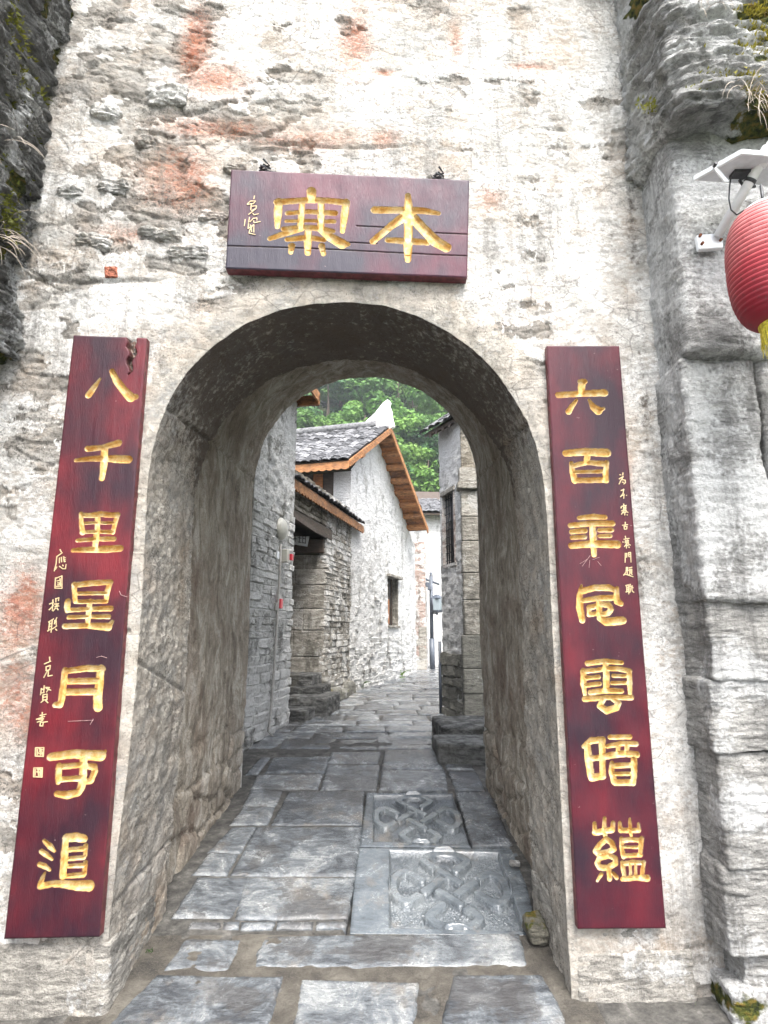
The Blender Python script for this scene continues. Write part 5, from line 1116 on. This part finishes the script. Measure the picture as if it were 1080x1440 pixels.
# ---- far end of the lane
he = thing('far_house', 'white limewashed house with grey tiled roof closing the lane', 'house', (2, 18.4, zf(18)))
wall_grid('wall', (.2, 18.2), (6.5, 18.6), zf(18) - .1, CH + 3.55, M_WHITE, he, 95, .08, limeh=.7)
eave(he, np.array((-.2, 17.8)), np.array((6.8, 18.25)), np.array((-.06, 1.0)), .5, 2.5, .06, CH + 3.55, M_DWOOD, 'roof_deck')
tile_roof(he, (-.2, 17.8, CH + 3.56), (7, .45, 0), (-.06, 1, .5), 6.0, 1.6, 0, 17, lift=.03, exposure=.15)
hq = thing('garden_wall', 'pinkish stone wall end with pale corner stones behind the gable house', 'wall', (1.0, 16.4, zf(16)))
wall_grid('wall', (.55, 16.3), (1.12, 16.45), zf(16) - .05, CH + 2.45, M_PINK, hq, 97, .04, limeh=.3); wall_grid('wall', (1.12, 16.45), (1.3, 18.2), zf(16) - .05, CH + 2.45, M_PINK, hq, 98, .08)
z_ = zf(16); k_ = 0
while z_ < CH + .1:
    h_ = random.uniform(.2, .34); obox('corner_stone', (1.13 - (.3, .2)[k_ % 2], 16.38), (1.14, 16.44), .12, z_, z_ + h_ - .012, M_ASH, hq, .012); z_ += h_; k_ += 1
# lamp post
lb = onF(608, 941); LY = lb[1]
lpz = lambda py: onY(608, py, LY)[2]
lamp = thing('street_lamp', 'slate grey street lamp with a boxy glazed lantern at the lane bend', 'street lamp', tuple(lb)); k1 = LY / 850 / .98
tube('base_sleeve', [(lb[0], LY, lb[2] - .02), (lb[0], LY, lpz(898))], .075, M_POST, lamp, 16); tube('post', [(lb[0], LY, lpz(898)), (lb[0], LY, lpz(810))], .052, M_POST, lamp, 16)
lathe('finial', [(.0, .09), (.03, .08), (.045, .04), (.03, 0), (.06, -.01), (.0, -.012)], (lb[0], LY, lpz(809)), M_POST, lamp, 14)
tube('cross_arm', [onY(595, 813, LY - .02), onY(618, 822, LY + .02)], .03, M_POST, lamp, 8)
for k_, (px_, py_) in enumerate(((601, 822), (604, 827))): c = onY(px_, py_, LY - .05); link('camera_box', box_mesh('camera_box', [tuple(c + np.array(q)) for q in ((-.05, -.07, -.06), (.05, -.07, -.06), (.05, .07, -.06), (-.05, .07, -.06), (-.05, -.07, .06), (.05, -.07, .06), (.05, .07, .06), (-.05, .07, .06))], bevel=.01), M_POST, lamp)
lx = onY(614.5, 850, LY - .18); zt2, zb2 = lpz(842), lpz(859); hw = .125
for i, (sx, sy) in enumerate(((-1, -1), (1, -1), (1, 1), (-1, 1))): tube('lantern_post', [(lx[0] + sx * hw, lx[1] + sy * hw, zb2), (lx[0] + sx * hw, lx[1] + sy * hw, zt2)], .014, M_POST, lamp, 6)
for A_, B_ in (((-1, -1), (1, -1)), ((1, -1), (1, 1)), ((1, 1), (-1, 1)), ((-1, 1), (-1, -1))): obox('glass_pane', (lx[0] + A_[0] * hw, lx[1] + A_[1] * hw), (lx[0] + B_[0] * hw, lx[1] + B_[1] * hw), .008, zb2 + .01, zt2 - .01, M_GLASS, lamp)
lathe('lantern_roof', [(.0, .10), (.05, .09), (.20, .0), (.20, -.02), (.0, -.02)], (lx[0], lx[1], zt2 + .01), M_POST, lamp, 4, False); lathe('lantern_floor', [(0, .02), (.19, .02), (.17, -.03), (.03, -.05), (.03, -.10), (0, -.11)], (lx[0], lx[1], zb2 - .01), M_POST, lamp, 4, False)
tube('bracket', [(lb[0], LY, zb2 - .05), (lx[0], lx[1], zb2 - .08)], .018, M_POST, lamp, 8)

# ---- small plants and stones
def weed(label, base, n, L, seed, name='weed', spread=.03): return grass_tuft(label, base, n, L, seed, m=M_WEED, out=(.2, -.3, 1.0), droop=.5, wid=L * .07, spread=spread, name=name, cat='plant', group='weeds at the wall feet')
def at_floor(px, py): return onF(px, py) + np.array((0, 0, .005))
weed('bright green weed at the foot of the brown rubble wall', at_floor(500, 968), 40, .26, 21, spread=.06)
weed('green weed at the foot of the limewashed gable wall', at_floor(556, 952), 40, .22, 22, spread=.09)
weed('small green weed at the foot of the limewashed wall between window and lamp', at_floor(538, 957), 24, .16, 23)
weed('tiny green seedling in the joint at the foot of the jamb', onF(211, 1338), 7, .035, 24, spread=.008)
weed('small green fern at the foot of the wall below the plum board', onW(958, 1432, .03), 40, .06, 25, 'fern', .02)
mb = onF(742, 1322)
tag(rock('mossy_stone', (mb[0] + .05, mb[1] + .04, mb[2] + .035), (.06, .10, .045), 811, rock_mat('moss_boulder', (.16, .15, .12), -.3, 1), nsub=26, rnd_=.8, amp=.03, moss=lambda W: sstep(mb[2] + .01, mb[2] + .06, W[:, 2]) * .5), 'small mossy stone wedged against the jamb by the carved slabs', 'stone')
tag(rock('pebble', tuple(onF(724, 1218) + np.array((0, 0, .015))), (.035, .022, .018), 815, M_ROCKL, nsub=10, rnd_=.8, amp=.008), 'pale pebble lying beside the lower carved knot slab', 'stone')

# ================================================================== WOODED HILL
def hz(x, y): return -2 + max(0.0, (y - 38)) * .80 + 2.5 * math.sin(x * .07 + 1) + 1.8 * math.sin(y * .11 + x * .05)
nx, ny = 70, 70; V = []
for i in range(nx):
    for j in range(ny): x_, y_ = -90 + 200 * i / (nx - 1), 36 + 170 * j / (ny - 1); V.append((x_, y_, hz(x_, y_)))
struct(link('hill', np_mesh('hill', V, gridF(nx, ny), True), M_GRASSY))
def tree_proto(idx, m):
    r_ = np.random.default_rng(100 + idx); root = thing('forest_tree', ('mid green leafy tree in the wood covering the hillside', 'dark green leafy tree in the wood covering the hillside', 'light yellowish green leafy tree in the wood covering the hillside')[idx % 3], 'tree', (0, 0, 0), 'trees on the wooded hillside')
    Ht = r_.uniform(5.5, 7.5); tr = [(0, 0, -.5), (.15, .1, Ht * .3), (.05, -.1, Ht * .62), (.1, .05, Ht * .85)]
    me = tube_mesh('trunk', tr, [.22, .17, .10, .04], 7); me.materials.append(M_BARK); o = bpy.data.objects.new('trunk', me); C.objects.link(o); o.parent = root
    lobes = []
    for k_ in range(15):
        q = r_.uniform(0, 2 * math.pi); hh = r_.uniform(.35, 1.0); rad = 2.3 * math.sin(math.pi * min(.95, max(.12, 1.08 - hh))) ** .7
        lobes.append((np.array((rad * .75 * math.cos(q), rad * .75 * math.sin(q), Ht * hh)), r_.uniform(.65, 1.25)))
    V = []; F = []
    for c, lr in lobes:
        for _ in range(230):
            d = r_.normal(0, 1, 3); d /= np.linalg.norm(d); p = c + d * np.array((1.1, 1.1, .72)) * lr * r_.uniform(.55, 1.08) ** .6; s_ = r_.uniform(.12, .24)
            nrm = d + r_.normal(0, .6, 3) + np.array((0, 0, .5)); nrm /= np.linalg.norm(nrm); a_ = np.cross(nrm, r_.normal(0, 1, 3)); a_ /= np.linalg.norm(a_); b_ = np.cross(nrm, a_); k2 = len(V)
            V += [p - a_ * s_, p + b_ * s_ * .62, p + a_ * s_, p - b_ * s_ * .62]; F.append((k2, k2 + 1, k2 + 2, k2 + 3))
    me = np_mesh('crown', V, F, False); me.materials.append(m); o = bpy.data.objects.new('crown', me); C.objects.link(o); o.parent = root
    return root
protos = [tree_proto(i, M_LEAF[i % 3]) for i in range(6)]; used = [False] * 6; rd = random.Random(33); cnt = 0
yy = 44.0
while yy < 132:
    half = .25 * yy; xx = -half - 3 + rd.uniform(0, 2)
    while xx < half * .85 + 3:
        x_ = xx + rd.uniform(-.8, .8); y_ = yy + rd.uniform(-.9, .9); z_ = hz(x_, y_)
        el = (z_ + 4 - CH) / y_
        if cnt < 298 and el > .17:
            k_ = rd.randrange(6); src = protos[k_]; sc2 = rd.uniform(.85, 1.45) * (1 + (yy - 50) / 260)
            if not used[k_]: o = src; used[k_] = True
            else:
                o = src.copy(); C.objects.link(o)
                for ch in src.children: c2 = ch.copy(); C.objects.link(c2); c2.parent = o
            o.location = (x_, y_, z_); o.rotation_euler = (0, 0, rd.uniform(0, 6.28)); o.scale = (sc2, sc2, sc2 * rd.uniform(.85, 1.1)); cnt += 1
        xx += 3.6 * (1 + (yy - 44) / 140)
    yy += 3.9 * (1 + (yy - 44) / 140)
print('trees', cnt)

# ================================================================== DAMP AIR
hx = [(-255, -155), (255, -155), (255, 305), (-255, 305)]
air = link('haze', box_mesh('haze', [(x, y, -2.5) for x, y in hx] + [(x, y, 150) for x, y in hx]), None)
hm = bpy.data.materials.new('damp_air'); hm.use_nodes = True; ht = hm.node_tree; ht.nodes.clear()
pv = ht.nodes.new('ShaderNodeVolumePrincipled'); pv.inputs['Color'].default_value = (.90, .95, 1, 1); pv.inputs['Density'].default_value = .0012; pv.inputs['Anisotropy'].default_value = .2
om = ht.nodes.new('ShaderNodeOutputMaterial'); ht.links.new(pv.outputs[0], om.inputs['Volume']); air.data.materials.append(hm); air['kind'] = 'stuff'
